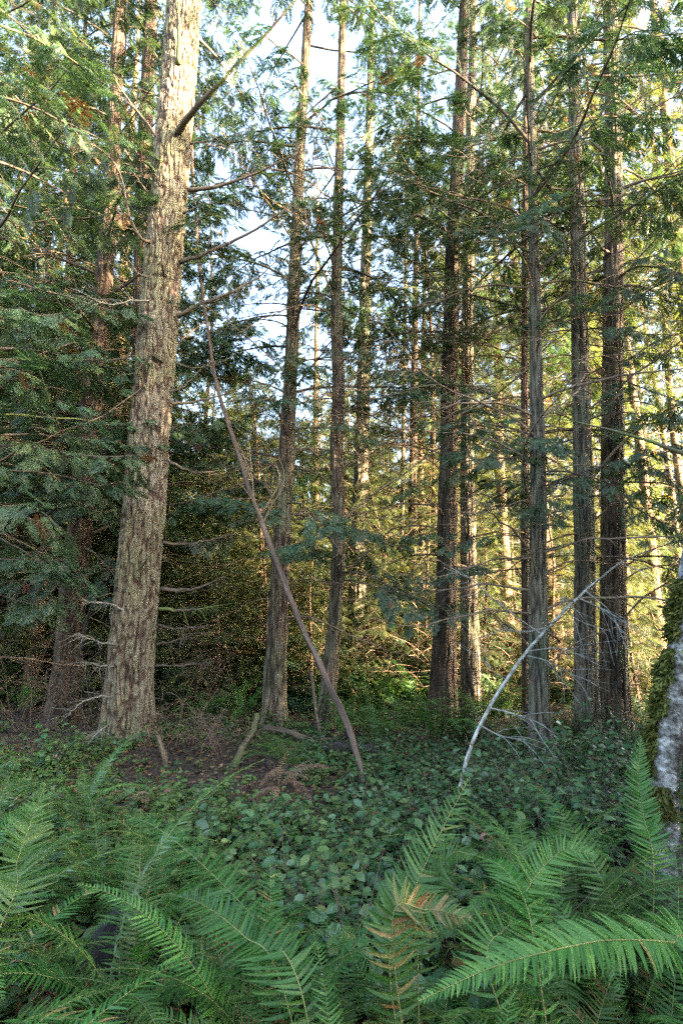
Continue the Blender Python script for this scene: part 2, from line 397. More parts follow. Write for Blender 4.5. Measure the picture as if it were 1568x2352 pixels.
def make_branch(mb, r, L=3.0, r0=.028, el=.15, droop=.45, up=.55, fol=.35, twig_gap=.2, sprays=SPRAY_HI, sgap=.13, slen=.30,
                base=(0, 0, 0), az=0.0, twsides=3, n=12, bare=.5, sides=5, mw=0, ml=1, twl=.34, wander=.12):
    c = curve3(base, az, el, L, n, droop, up, r, wander)
    rad = r0 * (1 - np.linspace(0, .86, n))
    tube(mb, c, rad, sides, mw)
    T = nrm(np.gradient(c, axis=0))
    O, A, Nn, sc, rv = [], [], [], [], []
    s = .12 * L + r.uniform(0, twig_gap); sd = 1
    while s < L * .99:
        t = s / L; f = t * (n - 1); i = min(int(f), n - 2); u = f - i
        p = c[i] * (1 - u) + c[i + 1] * u; tt = T[i]
        live = fol is not None and t > fol * r.uniform(.75, 1.25)
        if not live and r.random() > bare:
            s += twig_gap * r.uniform(.6, 1.4); sd = -sd; continue
        ang = math.atan2(tt[1], tt[0]) + sd * R(r.uniform(40, 68))
        l = L * twl * (1.02 - t) ** .6 * r.uniform(.55, 1.15) + .12
        if not live: l *= .75
        tw = curve3(p, ang, tt[2] * .5 + r.normal(0, .12), l, 5, .5 if live else .35, .2, r, .25)
        tube(mb, tw, np.linspace(max(.004, r0 * .26), .0022, 5), twsides, mw)
        if live:
            TW = nrm(np.gradient(tw, axis=0)); q = .18 * l; s2 = 1
            while q < l:
                g = q / l * 4; j = min(int(g), 3); v = g - j
                pp = tw[j] * (1 - v) + tw[j + 1] * v
                a2 = math.atan2(TW[j][1], TW[j][0]) + s2 * R(r.uniform(25, 60))
                O.append(pp); A.append((math.cos(a2), math.sin(a2), -r.uniform(.15, 1.0)))
                Nn.append((r.normal(0, .25), r.normal(0, .25), 1)); sc.append(slen * r.uniform(.6, 1.15)); rv.append(r.random())
                q += sgap * r.uniform(.7, 1.3); s2 = -s2
            O.append(tw[-1]); A.append((math.cos(ang), math.sin(ang), -r.uniform(.2, .6))); Nn.append((r.normal(0, .2), r.normal(0, .2), 1)); sc.append(slen * r.uniform(.8, 1.2)); rv.append(r.random())
        s += twig_gap * r.uniform(.6, 1.4); sd = -sd
    if fol is not None:
        for _ in range(2):
            O.append(c[-1]); A.append(T[-1] + r.normal(0, .2, 3) - (0, 0, .3)); Nn.append((r.normal(0, .2), r.normal(0, .2), 1)); sc.append(slen * 1.15); rv.append(r.random())
        A, S, N = frames(np.array(A), np.array(Nn)); O = np.array(O); sc = np.array(sc)
        rv = np.clip(.5 * np.array(rv) + .45 * r.random(), 0, 1) * .93
        rv = np.where(r.random(len(rv)) < .012, 1.0, rv)
        pick = r.integers(0, len(sprays), len(O))
        for k, (PV, PQ) in enumerate(sprays):
            m = pick == k
            if m.any(): stamp(mb, PV, PQ, O[m], A[m], S[m], N[m], sc[m], ml, rv[m])
    return c

LIVE = []
for k in range(10):
    mb = MB(); r = np.random.default_rng(100 + k)
    make_branch(mb, r, 3.0, .026, r.uniform(.0, .35), r.uniform(.35, .75), r.uniform(.3, .8), r.uniform(.2, .5), .2, SPRAY_HI, .13, .26)
    LIVE.append(mb.mesh('live_branch', [M['twig'], M['cedar_leaf']]))
DEAD = []
for k in range(10):
    mb = MB(); r = np.random.default_rng(200 + k)
    make_branch(mb, r, 2.6, .018, r.uniform(-.1, .7), r.uniform(.3, 1.1), r.uniform(.0, 1.1), None, .12, None, bare=.8, wander=.24, twl=.32)
    LIVE_ = DEAD.append(mb.mesh('dead_branch', [M['dead_twig'], M['cedar_leaf']]))

# ------------------------------------------------------------------ trunks
def trunk_fun(r, flare=.55, flare_h=.5, lobes=6, rough=.035):
    ph = r.uniform(0, 6.28, 12); am = r.uniform(.3, 1, 12)
    def f(th, L):
        v = 1 + flare * np.exp(-L / flare_h) * (0.75 + .35 * np.sin(lobes * th + ph[0]) + .25 * np.sin((lobes - 2) * th + ph[1]))
        for k in range(3, 10):
            v = v + rough * am[k] * np.sin(k * th + ph[k] + .6 * np.sin(.9 * L + ph[k])) * .55
        v = v + rough * .8 * np.sin(13 * th + 1.1 * np.sin(1.7 * L + ph[4]) + ph[5]) * np.sin(1.3 * L + ph[6] + 2 * th) 
        v = v + rough * .7 * np.sin(2.3 * L + ph[2] + 2 * np.sin(th)) + rough * .4 * np.sin(9 * L + 3 * th + ph[3])
        return v
    return f

PERM = np.random.default_rng(12).permutation(4096)
LAT = np.random.default_rng(13).random(4096)
def vnoise(p):
    i = np.floor(p).astype(np.int64); f = p - i; f = f * f * (3 - 2 * f)
    out = 0
    for dx in (0, 1):
        for dy in (0, 1):
            for dz in (0, 1):
                h = LAT[PERM[(PERM[(PERM[(i[..., 0] + dx) & 4095] + i[..., 1] + dy) & 4095] + i[..., 2] + dz) & 4095]]
                w_ = (f[..., 0] if dx else 1 - f[..., 0]) * (f[..., 1] if dy else 1 - f[..., 1]) * (f[..., 2] if dz else 1 - f[..., 2])
                out = out + h * w_
    return out
def bark_fun(r, base, rr, kind):
    off = r.uniform(0, 500, 3); R0 = float(np.median(rr[: max(2, len(rr) // 2)]))
    def f(th, L):
        th2, L2 = np.broadcast_arrays(th, L)
        c = np.stack([np.cos(th2) * R0, np.sin(th2) * R0, L2], -1)
        rid = lambda x, wd: np.minimum(np.abs(x - .5) / wd, 1)
        if kind == 'fir':
            wz = vnoise(c * (5, 5, 2.2) + off)[..., None] - .5
            cc = c + wz * (.07, .07, .12)
            h = .62 * rid(vnoise(cc * (21, 21, 5.5) + off), .14) + .38 * rid(vnoise(cc * (44, 44, 13) + off), .18)
            dep = .034
        else:
            wz = vnoise(c * (4, 4, .8) + off)[..., None] - .5
            cc = c + wz * (.06, .06, .3)
            h = .55 * rid(vnoise(cc * (24, 24, 2.4) + off), .16) + .45 * vnoise(cc * (55, 55, 5) + off)
            h = h * (.75 + .5 * vnoise(c * (9, 9, 3) + off)); dep = .026
        d = (h - .7) * dep * np.minimum(1, rr[:, None] / .16)
        return base(th, L) + d / np.maximum(rr[:, None], .03), np.clip(h, 0, 1)
    return f

def px_trunk(nodes, Y, height=26.0, tiltY=0.0):
    """nodes (px, py, width in px) from base up -> world points and radii, carried on to the tree's full height"""
    pts, rad = [], []
    for i, (px, py, wd) in enumerate(nodes):
        p = P(px, py, Y); pts.append(p); rad.append(wd * .44 * px2m(py, Y))
    b = pts[0]; pts[0] = np.array((b[0], Y, float(hgt(b[0], Y)) - .12))
    d = nrm(pts[-1] - pts[-3]) if len(pts) > 2 else nrm(pts[-1] - pts[0])
    top = pts[-1] + d * max(.5, (height - pts[-1][2]) / max(d[2], .3))
    pts.append((pts[-1] + top) / 2); rad.append(rad[-1] * .6)
    pts.append(top); rad.append(.03)
    return np.array(pts), np.array(rad)

def dense(pts, rad, step=.08):
    L = np.concatenate([[0], np.cumsum(np.linalg.norm(np.diff(pts, axis=0), axis=1))])
    n = int(L[-1] / step)
    q = resample(pts, 40 * (len(pts) - 1) + 1); rq = np.interp(np.linspace(0, 1, len(q)), np.linspace(0, 1, len(rad)), rad)
    Lq = np.concatenate([[0], np.cumsum(np.linalg.norm(np.diff(q, axis=0), axis=1))])
    s = np.linspace(0, Lq[-1], n)
    return np.stack([np.interp(s, Lq, q[:, i]) for i in range(3)], -1), np.interp(s, Lq, rq)

def axis_at(q, z):
    return np.array((np.interp(z, q[:, 2], q[:, 0]), np.interp(z, q[:, 2], q[:, 1]), z))

def near_tree(name, label, cat, group, nodes, Y, mat, live, dead, seed, height=26, seg=80, flare=.45, step=.08, rough=.04, live_sc=(.7, 1.1), dead_sc=(.45, 1.15), azf=None, extra=(), sprigs=9):
    r = np.random.default_rng(seed)
    pts, rad = px_trunk(nodes, Y, height)
    q, rr = dense(pts, rad, step)
    root_loc = np.array((q[0][0], q[0][1], q[0][2] + .12))
    root = thing(name, label, cat, root_loc, group)
    mb = MB(); tube(mb, q - root_loc, rr, seg, 0, .5, bark_fun(r, trunk_fun(r, flare, .35, r.integers(5, 8), rough), rr, 'cedar'))
    mb.build('trunk', [mat], root)
    for kind, spec, protos, scs in (('branch', live, LIVE, live_sc), ('dead_branch', dead, DEAD, dead_sc)):
        if not spec: continue
        n, z0, z1 = spec
        n = int(n * (.9 if kind == 'branch' else 1.55)); zs = z0 + (z1 - z0) * (np.arange(n) + r.uniform(0, 1, n)) / n
        for i, z in enumerate(zs):
            az = (i * 2.399 + r.normal(0, .4)) if azf is None else azf(r, i)
            p = axis_at(q, z); rt = np.interp(z, q[:, 2], rr)
            p = p + .8 * rt * np.array((math.cos(az), math.sin(az), 0))
            s = r.uniform(*scs) * (1.15 - .65 * max(0, (z - 8) / max(1, height - 8)) if kind == 'branch' else 1)
            part(kind, protos[r.integers(0, len(protos))], root, p - root_loc, (r.normal(0, .2), r.normal(0, .15), az), s)
    ex = list(extra) + [(r.uniform(2.2, 9.5), r.uniform(-190, 10), r.uniform(.3, .75)) for _ in range(sprigs)]
    for z, az, s in ex:
        az = R(az); p = axis_at(q, z) + .8 * np.interp(z, q[:, 2], rr) * np.array((math.cos(az), math.sin(az), 0))
        part('branch', LIVE[r.integers(0, len(LIVE))], root, p - root_loc, (r.normal(0, .2), r.normal(.18, .15), az), s)
    return root, q, rr, root_loc

GC = 'western red cedars standing in the middle distance'
# dark trunks on the shaded left
near_tree('cedar_tree', 'darkest thick cedar trunk on the shaded left, behind the big fir', 'tree', GC,
          [(140, 1650, 72), (160, 1480, 66), (190, 1150, 58), (215, 900, 50), (240, 650, 42), (258, 400, 36), (272, 100, 30)], 9.6, M['cedar_red'], (84, 2.8, 22), (14, 1.5, 7), 11, 27, extra=[(2.4, -80, .7), (2.8, -40, .7), (3.2, -120, .8), (3.7, -60, .8), (4.2, -100, .8), (4.8, -20, .8)])
near_tree('cedar_tree', 'dark cedar whose upper trunk shows just left of the big fir', 'tree', GC,
          [(330, 1600, 46), (325, 1200, 44), (325, 800, 44), (328, 560, 42), (335, 300, 36), (348, 0, 30)], 11.0, M['cedar_red'], (76, 5.0, 24), (12, 2, 9), 12, 27)
near_tree('cedar_tree', 'thin dark cedar near the left edge among twiggy shade', 'tree', GC,
          [(108, 1560, 26), (116, 1300, 24), (120, 1100, 22), (118, 800, 18), (105, 400, 14)], 13.0, M['cedar_red'], (64, 3.0, 17), (14, 1, 6), 13, 20, 48)
near_tree('cedar_tree', 'small cedar at the very left edge with low drooping green fans', 'tree', GC,
          [(-100, 1720, 44), (-92, 1300, 40), (-86, 900, 34), (-75, 300, 28)], 7.2, M['cedar_red'], (70, 2.6, 15), (10, 1, 5), 14, 18, 64, live_sc=(.6, 1.0), extra=[(2.3, -30, .62), (2.7, 5, .6), (3.0, -55, .7), (3.4, -10, .75), (3.9, 15, .8), (4.4, -40, .8), (5.0, 0, .8), (5.6, -25, .8), (6.4, 10, .85), (1.9, -15, .5)])
# centre and right
near_tree('cedar_tree', 'cedar with a sunlit patch on its flared base, left of the leaning brown pole', 'tree', GC,
          [(628, 1670, 62), (634, 1500, 54), (645, 1300, 48), (658, 1050, 40), (668, 850, 34), (678, 600, 30), (690, 330, 26), (706, 60, 22)], 9.6, M['cedar'], (36, 5.5, 24), (26, 1.6, 10), 15, 27, sprigs=16, extra=[(3.9, 205, .75), (3.5, 230, .65), (3.2, 250, .6), (4.4, 190, .8), (2.9, 215, .5), (4.8, 260, .6)])
near_tree('cedar_tree', 'cedar with a crooked lower trunk, crossed by the leaning brown pole', 'tree', GC,
          [(745, 1668, 42), (757, 1560, 40), (771, 1400, 36), (778, 1200, 33), (773, 1040, 34), (777, 880, 32), (772, 700, 28), (778, 420, 24), (785, 120, 20)], 9.4, M['cedar'], (24, 7.5, 23), (34, 1.8, 11), 16, 26, sprigs=16)
near_tree('cedar_tree', 'broad pale grey cedar base behind the ferns, right of the crooked cedar', 'tree', GC,
          [(818, 1565, 62), (820, 1450, 54), (826, 1200, 44), (832, 1000, 36), (838, 700, 30)], 15.5, M['cedar_grey'], (30, 8, 25), (26, 2, 10), 17, 28)
near_tree('cedar_tree', 'slim pale cedar of the close pair between the broad grey base and the dark twin', 'tree', GC,
          [(919, 1560, 13), (922, 1300, 12), (926, 1000, 10), (930, 700, 9)], 16.0, M['cedar_grey'], (22, 7, 21), (20, 2, 9), 18, 22, 40)
near_tree('cedar_tree', 'dark barked slim tree beside the slim pale cedar, right edge catching sun', 'tree', GC,
          [(938, 1570, 30), (940, 1400, 27), (946, 1200, 22), (950, 900, 18), (955, 600, 14)], 15.0, M['cedar_red'], (22, 7, 21), (20, 2, 9), 19, 24, 48)
near_tree('cedar_tree', 'thick dark red cedar right of centre with peeled bark above its flared base', 'tree', GC,
          [(1015, 1640, 76), (1020, 1500, 62), (1026, 1300, 52), (1030, 1050, 46), (1034, 800, 40), (1040, 560, 36), (1052, 320, 32), (1064, 60, 28)], 10.3, M['cedar_red'], (30, 6.5, 25), (28, 2.0, 10), 20, 28, sprigs=16)
near_tree('cedar_tree', 'grey green cedar standing close behind the thick dark red cedar', 'tree', GC,
          [(1080, 1660, 54), (1078, 1450, 46), (1074, 1200, 38), (1072, 950, 32), (1074, 700, 28), (1078, 400, 24), (1085, 100, 20)], 10.9, M['cedar_grey'], (26, 7, 25), (26, 2, 10), 21, 28, sprigs=16)
near_tree('cedar_tree', 'slender dark stem in the close pair right of centre', 'tree', GC,
          [(1206, 1640, 24), (1206, 1300, 22), (1204, 1000, 19), (1204, 650, 15), (1206, 300, 12)], 9.6, M['cedar_red'], (30, 6.5, 20), (26, 1.5, 10), 22, 21, 48, sprigs=16)
near_tree('cedar_tree', 'grey green cedar in the close pair, wreathed in fine twigs at its foot', 'tree', GC,
          [(1240, 1745, 62), (1238, 1600, 52), (1236, 1350, 45), (1234, 1000, 36), (1228, 700, 28), (1222, 400, 22), (1216, 100, 18)], 7.4, M['cedar_grey'], (28, 6.2, 20), (30, .9, 8), 23, 22, sprigs=16)
near_tree('cedar_tree', 'straight grey cedar behind the leaning lichen pole, sunlit near its top', 'tree', GC,
          [(1346, 1700, 62), (1343, 1450, 54), (1340, 1150, 48), (1332, 850, 42), (1326, 550, 36), (1319, 250, 31), (1314, 0, 27)], 8.2, M['cedar_grey'], (22, 8.0, 24), (30, 1.8, 12), 24, 27, sprigs=16)
near_tree('cedar_tree', 'thickest dark cedar at the right with mossy lower limbs', 'tree', GC,
          [(1410, 1700, 74), (1408, 1500, 68), (1406, 1200, 60), (1406, 900, 54), (1408, 600, 47), (1406, 300, 40), (1400, 20, 34)], 8.7, M['cedar'], (28, 7.0, 24), (32, 1.6, 12), 25, 28, sprigs=16)

# ------------------------------------------------------------------ the big fir
def fir():
    nodes = [(290, 1730, 128), (300, 1560, 112), (315, 1350, 108), (332, 1150, 100), (348, 950, 96), (364, 750, 94), (380, 560, 91), (398, 330, 88), (415, 120, 84), (428, -60, 80)]
    Y = 7.6; r = np.random.default_rng(5)
    pts, rad = px_trunk(nodes, Y, 32)
    q, rr = dense(pts, rad, .025)
    loc = np.array((q[0][0], q[0][1], q[0][2] + .12))
    root = thing('fir_tree', 'massive fir with pale furrowed bark and bare curving branches', 'tree', loc)
    mb = MB(); tube(mb, q - loc, rr, 220, 0, .5, bark_fun(r, trunk_fun(r, .35, .4, 7, .03), rr, 'fir')); mb.build('trunk', [M['fir']], root)
    def front(px, py):
        p = P(px, py, Y)
        ax = axis_at(q, p[2]); rt = float(np.interp(p[2], q[:, 2], rr))
        off = min(.95, abs(p[0] - ax[0]) / rt)
        return P(px, py, Y - rt * math.sqrt(1 - off * off) * .95)
    limbs = [  # polyline on the photograph, start radius m, how far the tip comes nearer
        ([(410, 302), (440, 260), (500, 195), (580, 110), (690, -10)], .045, 1.2, 4),
        ([(432, 436), (480, 432), (545, 415), (620, 382), (685, 350)], .030, .3, 10),
        ([(412, 603), (450, 590), (520, 560), (590, 525), (650, 482), (720, 420)], .028, .3, 12),
        ([(408, 728), (450, 705), (510, 680), (580, 645), (640, 598)], .028, .2, 9),
        ([(392, 900), (425, 885), (470, 838)], .016, -.2, 4),
        ([(390, 925), (440, 925), (500, 910), (560, 888)], .02, -.4, 6),
        ([(385, 1055), (430, 1080), (480, 1085), (560, 1070)], .018, -.4, 7),
        ([(375, 1245), (430, 1250), (480, 1240), (540, 1225)], .016, -.3, 8),
        ([(368, 1352), (420, 1356), (470, 1345), (515, 1322)], .024, .3, 7),
        ([(366, 1398), (410, 1402), (450, 1400), (500, 1392)], .02, .3, 7),
        ([(364, 1436), (410, 1445), (470, 1440)], .014, .3, 8),
        ([(358, 1480), (400, 1472), (450, 1455)], .012, .4, 7),
        ([(355, 1530), (420, 1528), (490, 1520)], .01, .3, 8),
        ([(366, 322), (320, 262), (280, 208), (262, 170)], .022, .4, 4),
        ([(352, 556), (325, 548), (300, 500), (276, 400), (240, 350), (180, 318)], .02, .6, 8),
        ([(345, 640), (310, 620), (280, 560)], .016, .3, 5),
        ([(352, 455), (330, 430), (305, 395)], .014, .2, 4),
        ([(340, 905), (325, 870), (318, 840), (310, 790)], .018, .3, 3),
        ([(376, 632), (374, 600), (377, 545)], .022, .35, 0),
        ([(410, 150), (412, 90), (410, 30), (416, -30)], .036, .5, 2),
        ([(343, 1060), (346, 1040), (348, 1020)], .014, .15, 0),
        ([(318, 1310), (335, 1290), (350, 1265)], .014, .25, 2),
        ([(290, 1402), (250, 1388), (215, 1385), (192, 1382)], .016, .5, 10),
        ([(275, 1482), (240, 1478), (205, 1468), (182, 1455)], .015, .5, 10),
        ([(268, 1535), (235, 1530), (195, 1520)], .012, .5, 8),
        ([(262, 1600), (225, 1600), (180, 1620), (150, 1650)], .01, .5, 8),
        ([(258, 1660), (230, 1680), (195, 1720), (180, 1760)], .008, .5, 8),
        ([(345, 690), (300, 690), (250, 700), (160, 660)], .012, .7, 10),
        ([(400, 830), (440, 845), (500, 835), (560, 800)], .012, .2, 8),
        ([(420, 490), (470, 470), (530, 468)], .012, .2, 6),
        ([(436, 330), (480, 325), (545, 322)], .014, -.1, 7),
    ]
    for i, (pl, r0, near, ntw) in enumerate(limbs):
        rl = np.random.default_rng(300 + i)
        p0 = front(*pl[0]); d0 = p0[1]
        w_ = [p0] + [P(px, py, d0 - near * (k + 1) / (len(pl) - 1)) for k, (px, py) in enumerate(pl[1:])]
        c = resample(w_, 16); c = c + rl.normal(0, .006, c.shape)
        mb = MB(); tip = max(.004, r0 * (.25 if ntw else .7))
        tube(mb, c - loc, np.linspace(r0 * 1.25, tip, 16) , 7, 0, cap=True)
        Lc = np.linalg.norm(c[-1] - c[0])
        for k in range(ntw * 2):
            t = rl.uniform(.25, 1); p = c[min(15, int(t * 15))]
            tg = nrm(c[-1] - c[0]); az = math.atan2(tg[1], tg[0]) + rl.choice((-1, 1)) * rl.uniform(.4, 1.3)
            tw = curve3(p, az, rl.normal(.05, .4), rl.uniform(.15, .5) * min(1.3, Lc), 6, rl.uniform(.2, .9), .5, rl, .3)
            tube(mb, tw - loc, np.linspace(.005, .0018, 6), 3, 0)
        lich = i in (22, 23, 24, 25, 26, 27)
        mb.build('dead_branch', [M['grey_twig'] if lich else M['twig']], root)
    for i in range(26):     # the living crown far overhead
        z = 10.5 + 20 * (i + r.random()) / 26; az = i * 2.399 + 1.0; p = axis_at(q, z)
        part('branch', LIVE[i % 10], root, p - loc, (r.normal(0, .15), 0, az), r.uniform(.9, 1.3) * (1.1 - .5 * i / 26))
    for i in range(22):
        py = r.uniform(150, 1620); cx = np.interp(py, [n_[1] for n_ in nodes[::-1]], [n_[0] for n_ in nodes[::-1]])
        p0 = front(cx + r.uniform(-42, 42), py); a = -1.57 + r.normal(0, .9)
        c = curve3(p0 - loc, a, r.normal(.2, .5), r.uniform(.08, .3), 5, .2, .4, r, .3)
        mb = MB(); tube(mb, c, np.linspace(.014, .006, 5) * r.uniform(.5, 1.1), 5, 0, cap=True); mb.build('dead_branch', [M['twig'] if i % 3 else M['grey_twig']], root)
    # small green tufts growing straight from the stem
    for (px, py, s, az) in ((385, 718, .22, -.9), (330, 1050, .26, -2.4), (400, 705, .2, -.4)):
        part('branch', LIVE[3], root, front(px, py) - loc, (0, .1, az), s)
fir()

# ------------------------------------------------------------------ wood behind: prototypes
def far_proto(seed, H=25.0, crown0=6.0, nb=95, w0=.2, ndead=46, spr=SPRAY_MID, Lb=2.7):
    r = np.random.default_rng(seed)
    tb = MB(); pts = np.array([(0, 0, -.2), (r.normal(0, .1), r.normal(0, .1), H * .3), (r.normal(0, .2), r.normal(0, .2), H * .65), (r.normal(0, .3), r.normal(0, .3), H)])
    q, rr = dense(pts, np.array([w0, w0 * .72, w0 * .42, .02]), .35)
    tube(tb, q, rr, 14, 0, .5, trunk_fun(r, .4, .4, 5, .04))
    tm = tb.mesh('trunk', [M['far_bark']])
    cb = MB()
    for i in range(nb):
        z = crown0 + (H - crown0) * ((i + r.random()) / nb) ** 1.05; t = (z - crown0) / (H - crown0)
        L = Lb * (.55 + .6 * math.sin(min(1, t * 2 + .35) * 1.57)) * (1 - t) ** .65 * r.uniform(.7, 1.2) + .35
        make_branch(cb, r, L, .022 * (1 - .6 * t), r.uniform(-.1, .3), r.uniform(.3, .7), r.uniform(.2, .6), .2, .34, spr, .24, .38, axis_at(q, z), i * 2.399 + r.normal(0, .3), 3, 6, .5, 3)
    cm = cb.mesh('crown', [M['twig'], M['far_leaf']])
    db = MB()
    for i in range(ndead):
        z = .8 + (crown0 + 4 - .8) * (i + r.random()) / ndead
        make_branch(db, r, r.uniform(.9, 2.4), .016, r.uniform(-.3, .5), r.uniform(.2, .9), r.uniform(0, .8), None, .22, None, base=axis_at(q, z), az=i * 2.399, twsides=3, n=7, bare=.8, sides=4, wander=.25)
    dm = db.mesh('dead_branches', [M['dead_twig'], M['far_leaf']])
    return tm, cm, dm
FAR = [far_proto(400 + k, H, c0, nb, w0) for k, (H, c0, nb, w0) in enumerate([(25, 7, 72, .2), (22, 6, 70, .16), (27, 9, 72, .25), (19, 4, 66, .13), (13, 1.5, 70, .1), (24, 10, 56, .17), (12.5, .7, 100, .12)])]
KINDS = [('conifer', 'slender conifer with twiggy bare lower trunk in the sunlit wood behind the big cedars', 'conifers in the sunlit wood behind'),
         ('conifer', 'short bushy young conifer filling the wood behind the big cedars', 'young conifers in the wood behind')]
def far_tree(x, y, k, sc, rz, lab=None):
    g = 1 if k in (3, 4, 6) else 0
    nm, lb, gr = KINDS[g] if lab is None else lab
    root = thing(nm, lb, 'tree', (x, y, float(hgt(x, y))), gr, rz)
    root.scale = (sc, sc, sc)
    tm, cm, dm = FAR[k]
    part('trunk', tm, root); part('crown', cm, root); part('dead_branches', dm, root)
    return root
rt = np.random.default_rng(77); placed = []
tries = 0
while len(placed) < 70 and tries < 6000:
    tries += 1
    y = 13.5 + 40 * rt.random() ** 1.25; x = rt.uniform(-(.72 * y + 3), .64 * y + .5)
    k = int(rt.integers(0, 7)); px = 784 + 1307 * x / (y * cP)
    if 400 < px < 680 and (y < 30 and k not in (4,)): continue
    if 400 < px < 680 and y < 18: continue
    if 640 < px < 1000 and y < 26 and k not in (4, 6) and rt.random() < .65: continue
    if px < 520 and k not in (4, 6) and rt.random() < .35: k = 6
    if any((x - a) ** 2 + (y - b) ** 2 < (1.9 + .03 * y) ** 2 for a, b in placed): continue
    placed.append((x, y)); far_tree(x, y, k, rt.uniform(.85, 1.15), rt.uniform(0, 6.28))

for (x, y, k, sc) in ((-.6, 12.6, 6, .34), (.9, 13.4, 6, .42), (3.1, 12.6, 6, .36), (2.2, 14.6, 6, .48), (4.7, 13.0, 6, .42), (5.8, 11.6, 6, .36), (-2.5, 11.9, 6, .36), (-1.7, 13.2, 6, .45), (6.6, 14.5, 6, .55), (-6.2, 11.8, 1, .95), (-8.4, 13.4, 0, 1.0), (-7.0, 16.8, 2, 1.0), (-10.8, 16, 1, 1.1), (-11.5, 20.5, 0, 1.1), (-9.2, 23, 2, 1.0), (-5.4, 21.5, 3, 1.1), (-3.4, 13.6, 6, .62), (-2.2, 14.8, 6, .7), (-4.8, 13.2, 6, .7), (-1.3, 16.5, 6, .6), (-5.9, 14.6, 6, .8), (-7.2, 12.4, 6, .75), (1.4, 18.5, 4, .6), (.1, 19.5, 6, .6), (-3.0, 17.5, 6, .8), (-8.2, 15.5, 6, .9), (-1.9, 20.5, 6, .75), (-4.0, 20, 6, .8), (-6, 18.5, 6, .9), (3.0, 20.5, 4, .7), (-9.5, 19, 6, 1), (-5, 24, 6, .9), (-2.6, 24.5, 6, .9), (.8, 24, 6, .8)):
    far_tree(x, y, k, sc, rt.uniform(0, 6.28))

# far wood closing the view: too far and dense to count
def far_wood():
    r = np.random.default_rng(9); mb = MB()
    for i in range(260):
        y = r.uniform(52, 95); x = r.uniform(-.8, .8) * y; H = r.uniform(16, 27); z0 = float(hgt(x, y))
        tube(mb, [(x, y, z0 - .3), (x + r.normal(0, .2), y, z0 + H * .5), (x, y, z0 + H)], [.22, .14, .02], 6, 0)
        n = 130; z = H * (.12 + .88 * r.random(n)); rad = (1 - z / H) ** .7 * 2.9 * r.uniform(.3, 1, n); a = r.uniform(0, 6.28, n)
        O = np.stack([x + rad * np.cos(a), y + rad * np.sin(a), z0 + z], -1)
        A, S, N = frames(np.stack([np.cos(a), np.sin(a), -r.uniform(.2, .9, n)], -1), np.stack([r.normal(0, .3, n), r.normal(0, .3, n), np.ones(n)], -1))
        stamp(mb, *SPRAY_LO[i % 2], O, A, S, N, r.uniform(.8, 1.5, n), 1, r.random(n) * .95)
    tag(mb.build('far_woodland', [M['far_bark'], M['far_leaf']]), 'distant conifer wood closing the view between the trunks', None, None, 'stuff')
far_wood()

def undergrowth():
    r = np.random.default_rng(91); mb = MB(); O = []
    for _ in range(2300):
        y = 12.5 + 38 * r.random() ** 1.2; x = r.uniform(-1, 1) * (.66 * y + 1); z = float(hgt(x, y)); h = r.uniform(.5, 2.9)
        for k in range(3):
            c = curve3((x + r.normal(0, .2), y + r.normal(0, .2), z), r.uniform(0, 6.28), r.uniform(.5, 1.5), h * r.uniform(.6, 1.2), 6, r.uniform(0, .9), -.3, r, .35)
            tube(mb, c, np.linspace(.012, .004, 6), 3, 0)
            for q in range(5):
                p = c[int(r.uniform(1, 6))]; tw = curve3(p, r.uniform(0, 6.28), r.uniform(-.3, .9), h * r.uniform(.15, .45), 4, .5, 0, r, .35)
                tube(mb, tw, np.linspace(.007, .003, 4), 3, 0)
                if r.random() < .3: O.append(tw[-1])
        for q in range(18):
            O.append((x + r.normal(0, .5), y + r.normal(0, .5), z + abs(r.normal(0, .45 if x < .05 * y else .3)) + .05))
    O = np.array(O); n = len(O); a = r.uniform(0, 6.28, n)
    A, S, N = frames(np.stack([np.cos(a), np.sin(a), r.normal(.2, .5, n)], -1), np.stack([r.normal(0, .4, n), r.normal(0, .4, n), np.ones(n)], -1))
    for k in (0, 1):
        m = np.arange(n) % 2 == k
        stamp(mb, *SPRAY_MID[k], O[m], A[m], S[m], N[m], r.uniform(.25, .6, m.sum()), 1, r.random(m.sum()))
    tag(mb.build('undergrowth', [M['dead_twig'], M['under_leaf']]), 'brown twigs and low green growth tangled between the far trunks', None, None, 'stuff')
undergrowth()

# trees beyond the right edge: they throw the shade in which the ferns lie
SH = ('conifer', 'conifer standing out of view past the right edge, shading the ferns', 'conifers past the right edge')
for (x, y, k, s) in ((7.4, 4.4, 6, .9), (6.8, 2.4, 6, .95), (7.6, .2, 6, .85), (7.0, -2.0, 6, .8), (8.6, -4.2, 6, .9), (9.6, 2.6, 6, 1.0), (10.2, -1.0, 6, .95), (11.5, -3.5, 3, .7), (5.6, -4.8, 6, .7), (12.5, 4.0, 3, .75), (5.9, -.6, 4, .6), (8.4, 3.2, 6, 1.0), (8.6, 1.2, 6, 1.0), (5.6, 5.2, 6, .8), (7.9, 5.4, 6, 1.05), (8.8, -1.6, 6, .9), (6.0, 3.6, 4, .7), (9.4, 6.0, 6, .95), (8.4, 6.9, 6, .9), (11.8, 5.3, 2, .9), (14.2, 5.6, 0, .95)):
    far_tree(x, y, k, s, rt.uniform(0, 6.28), SH)

BH = ('conifer', 'conifer out of view behind the viewpoint, added to cut frontal sky light', 'conifers behind the viewpoint')  # unseen trees added to block sky light from behind and deepen the fern gaps
for (x, y, k, sc) in ((-4.5, -9, 6, 1.0), (-1, -10.5, 6, 1.0), (2.5, -9.5, 6, 1.0), (-9.5, -5.5, 6, 1.0), (-11.5, 1.5, 6, 1.0)):
    far_tree(x, y, k, sc, rt.uniform(0, 6.28), BH)

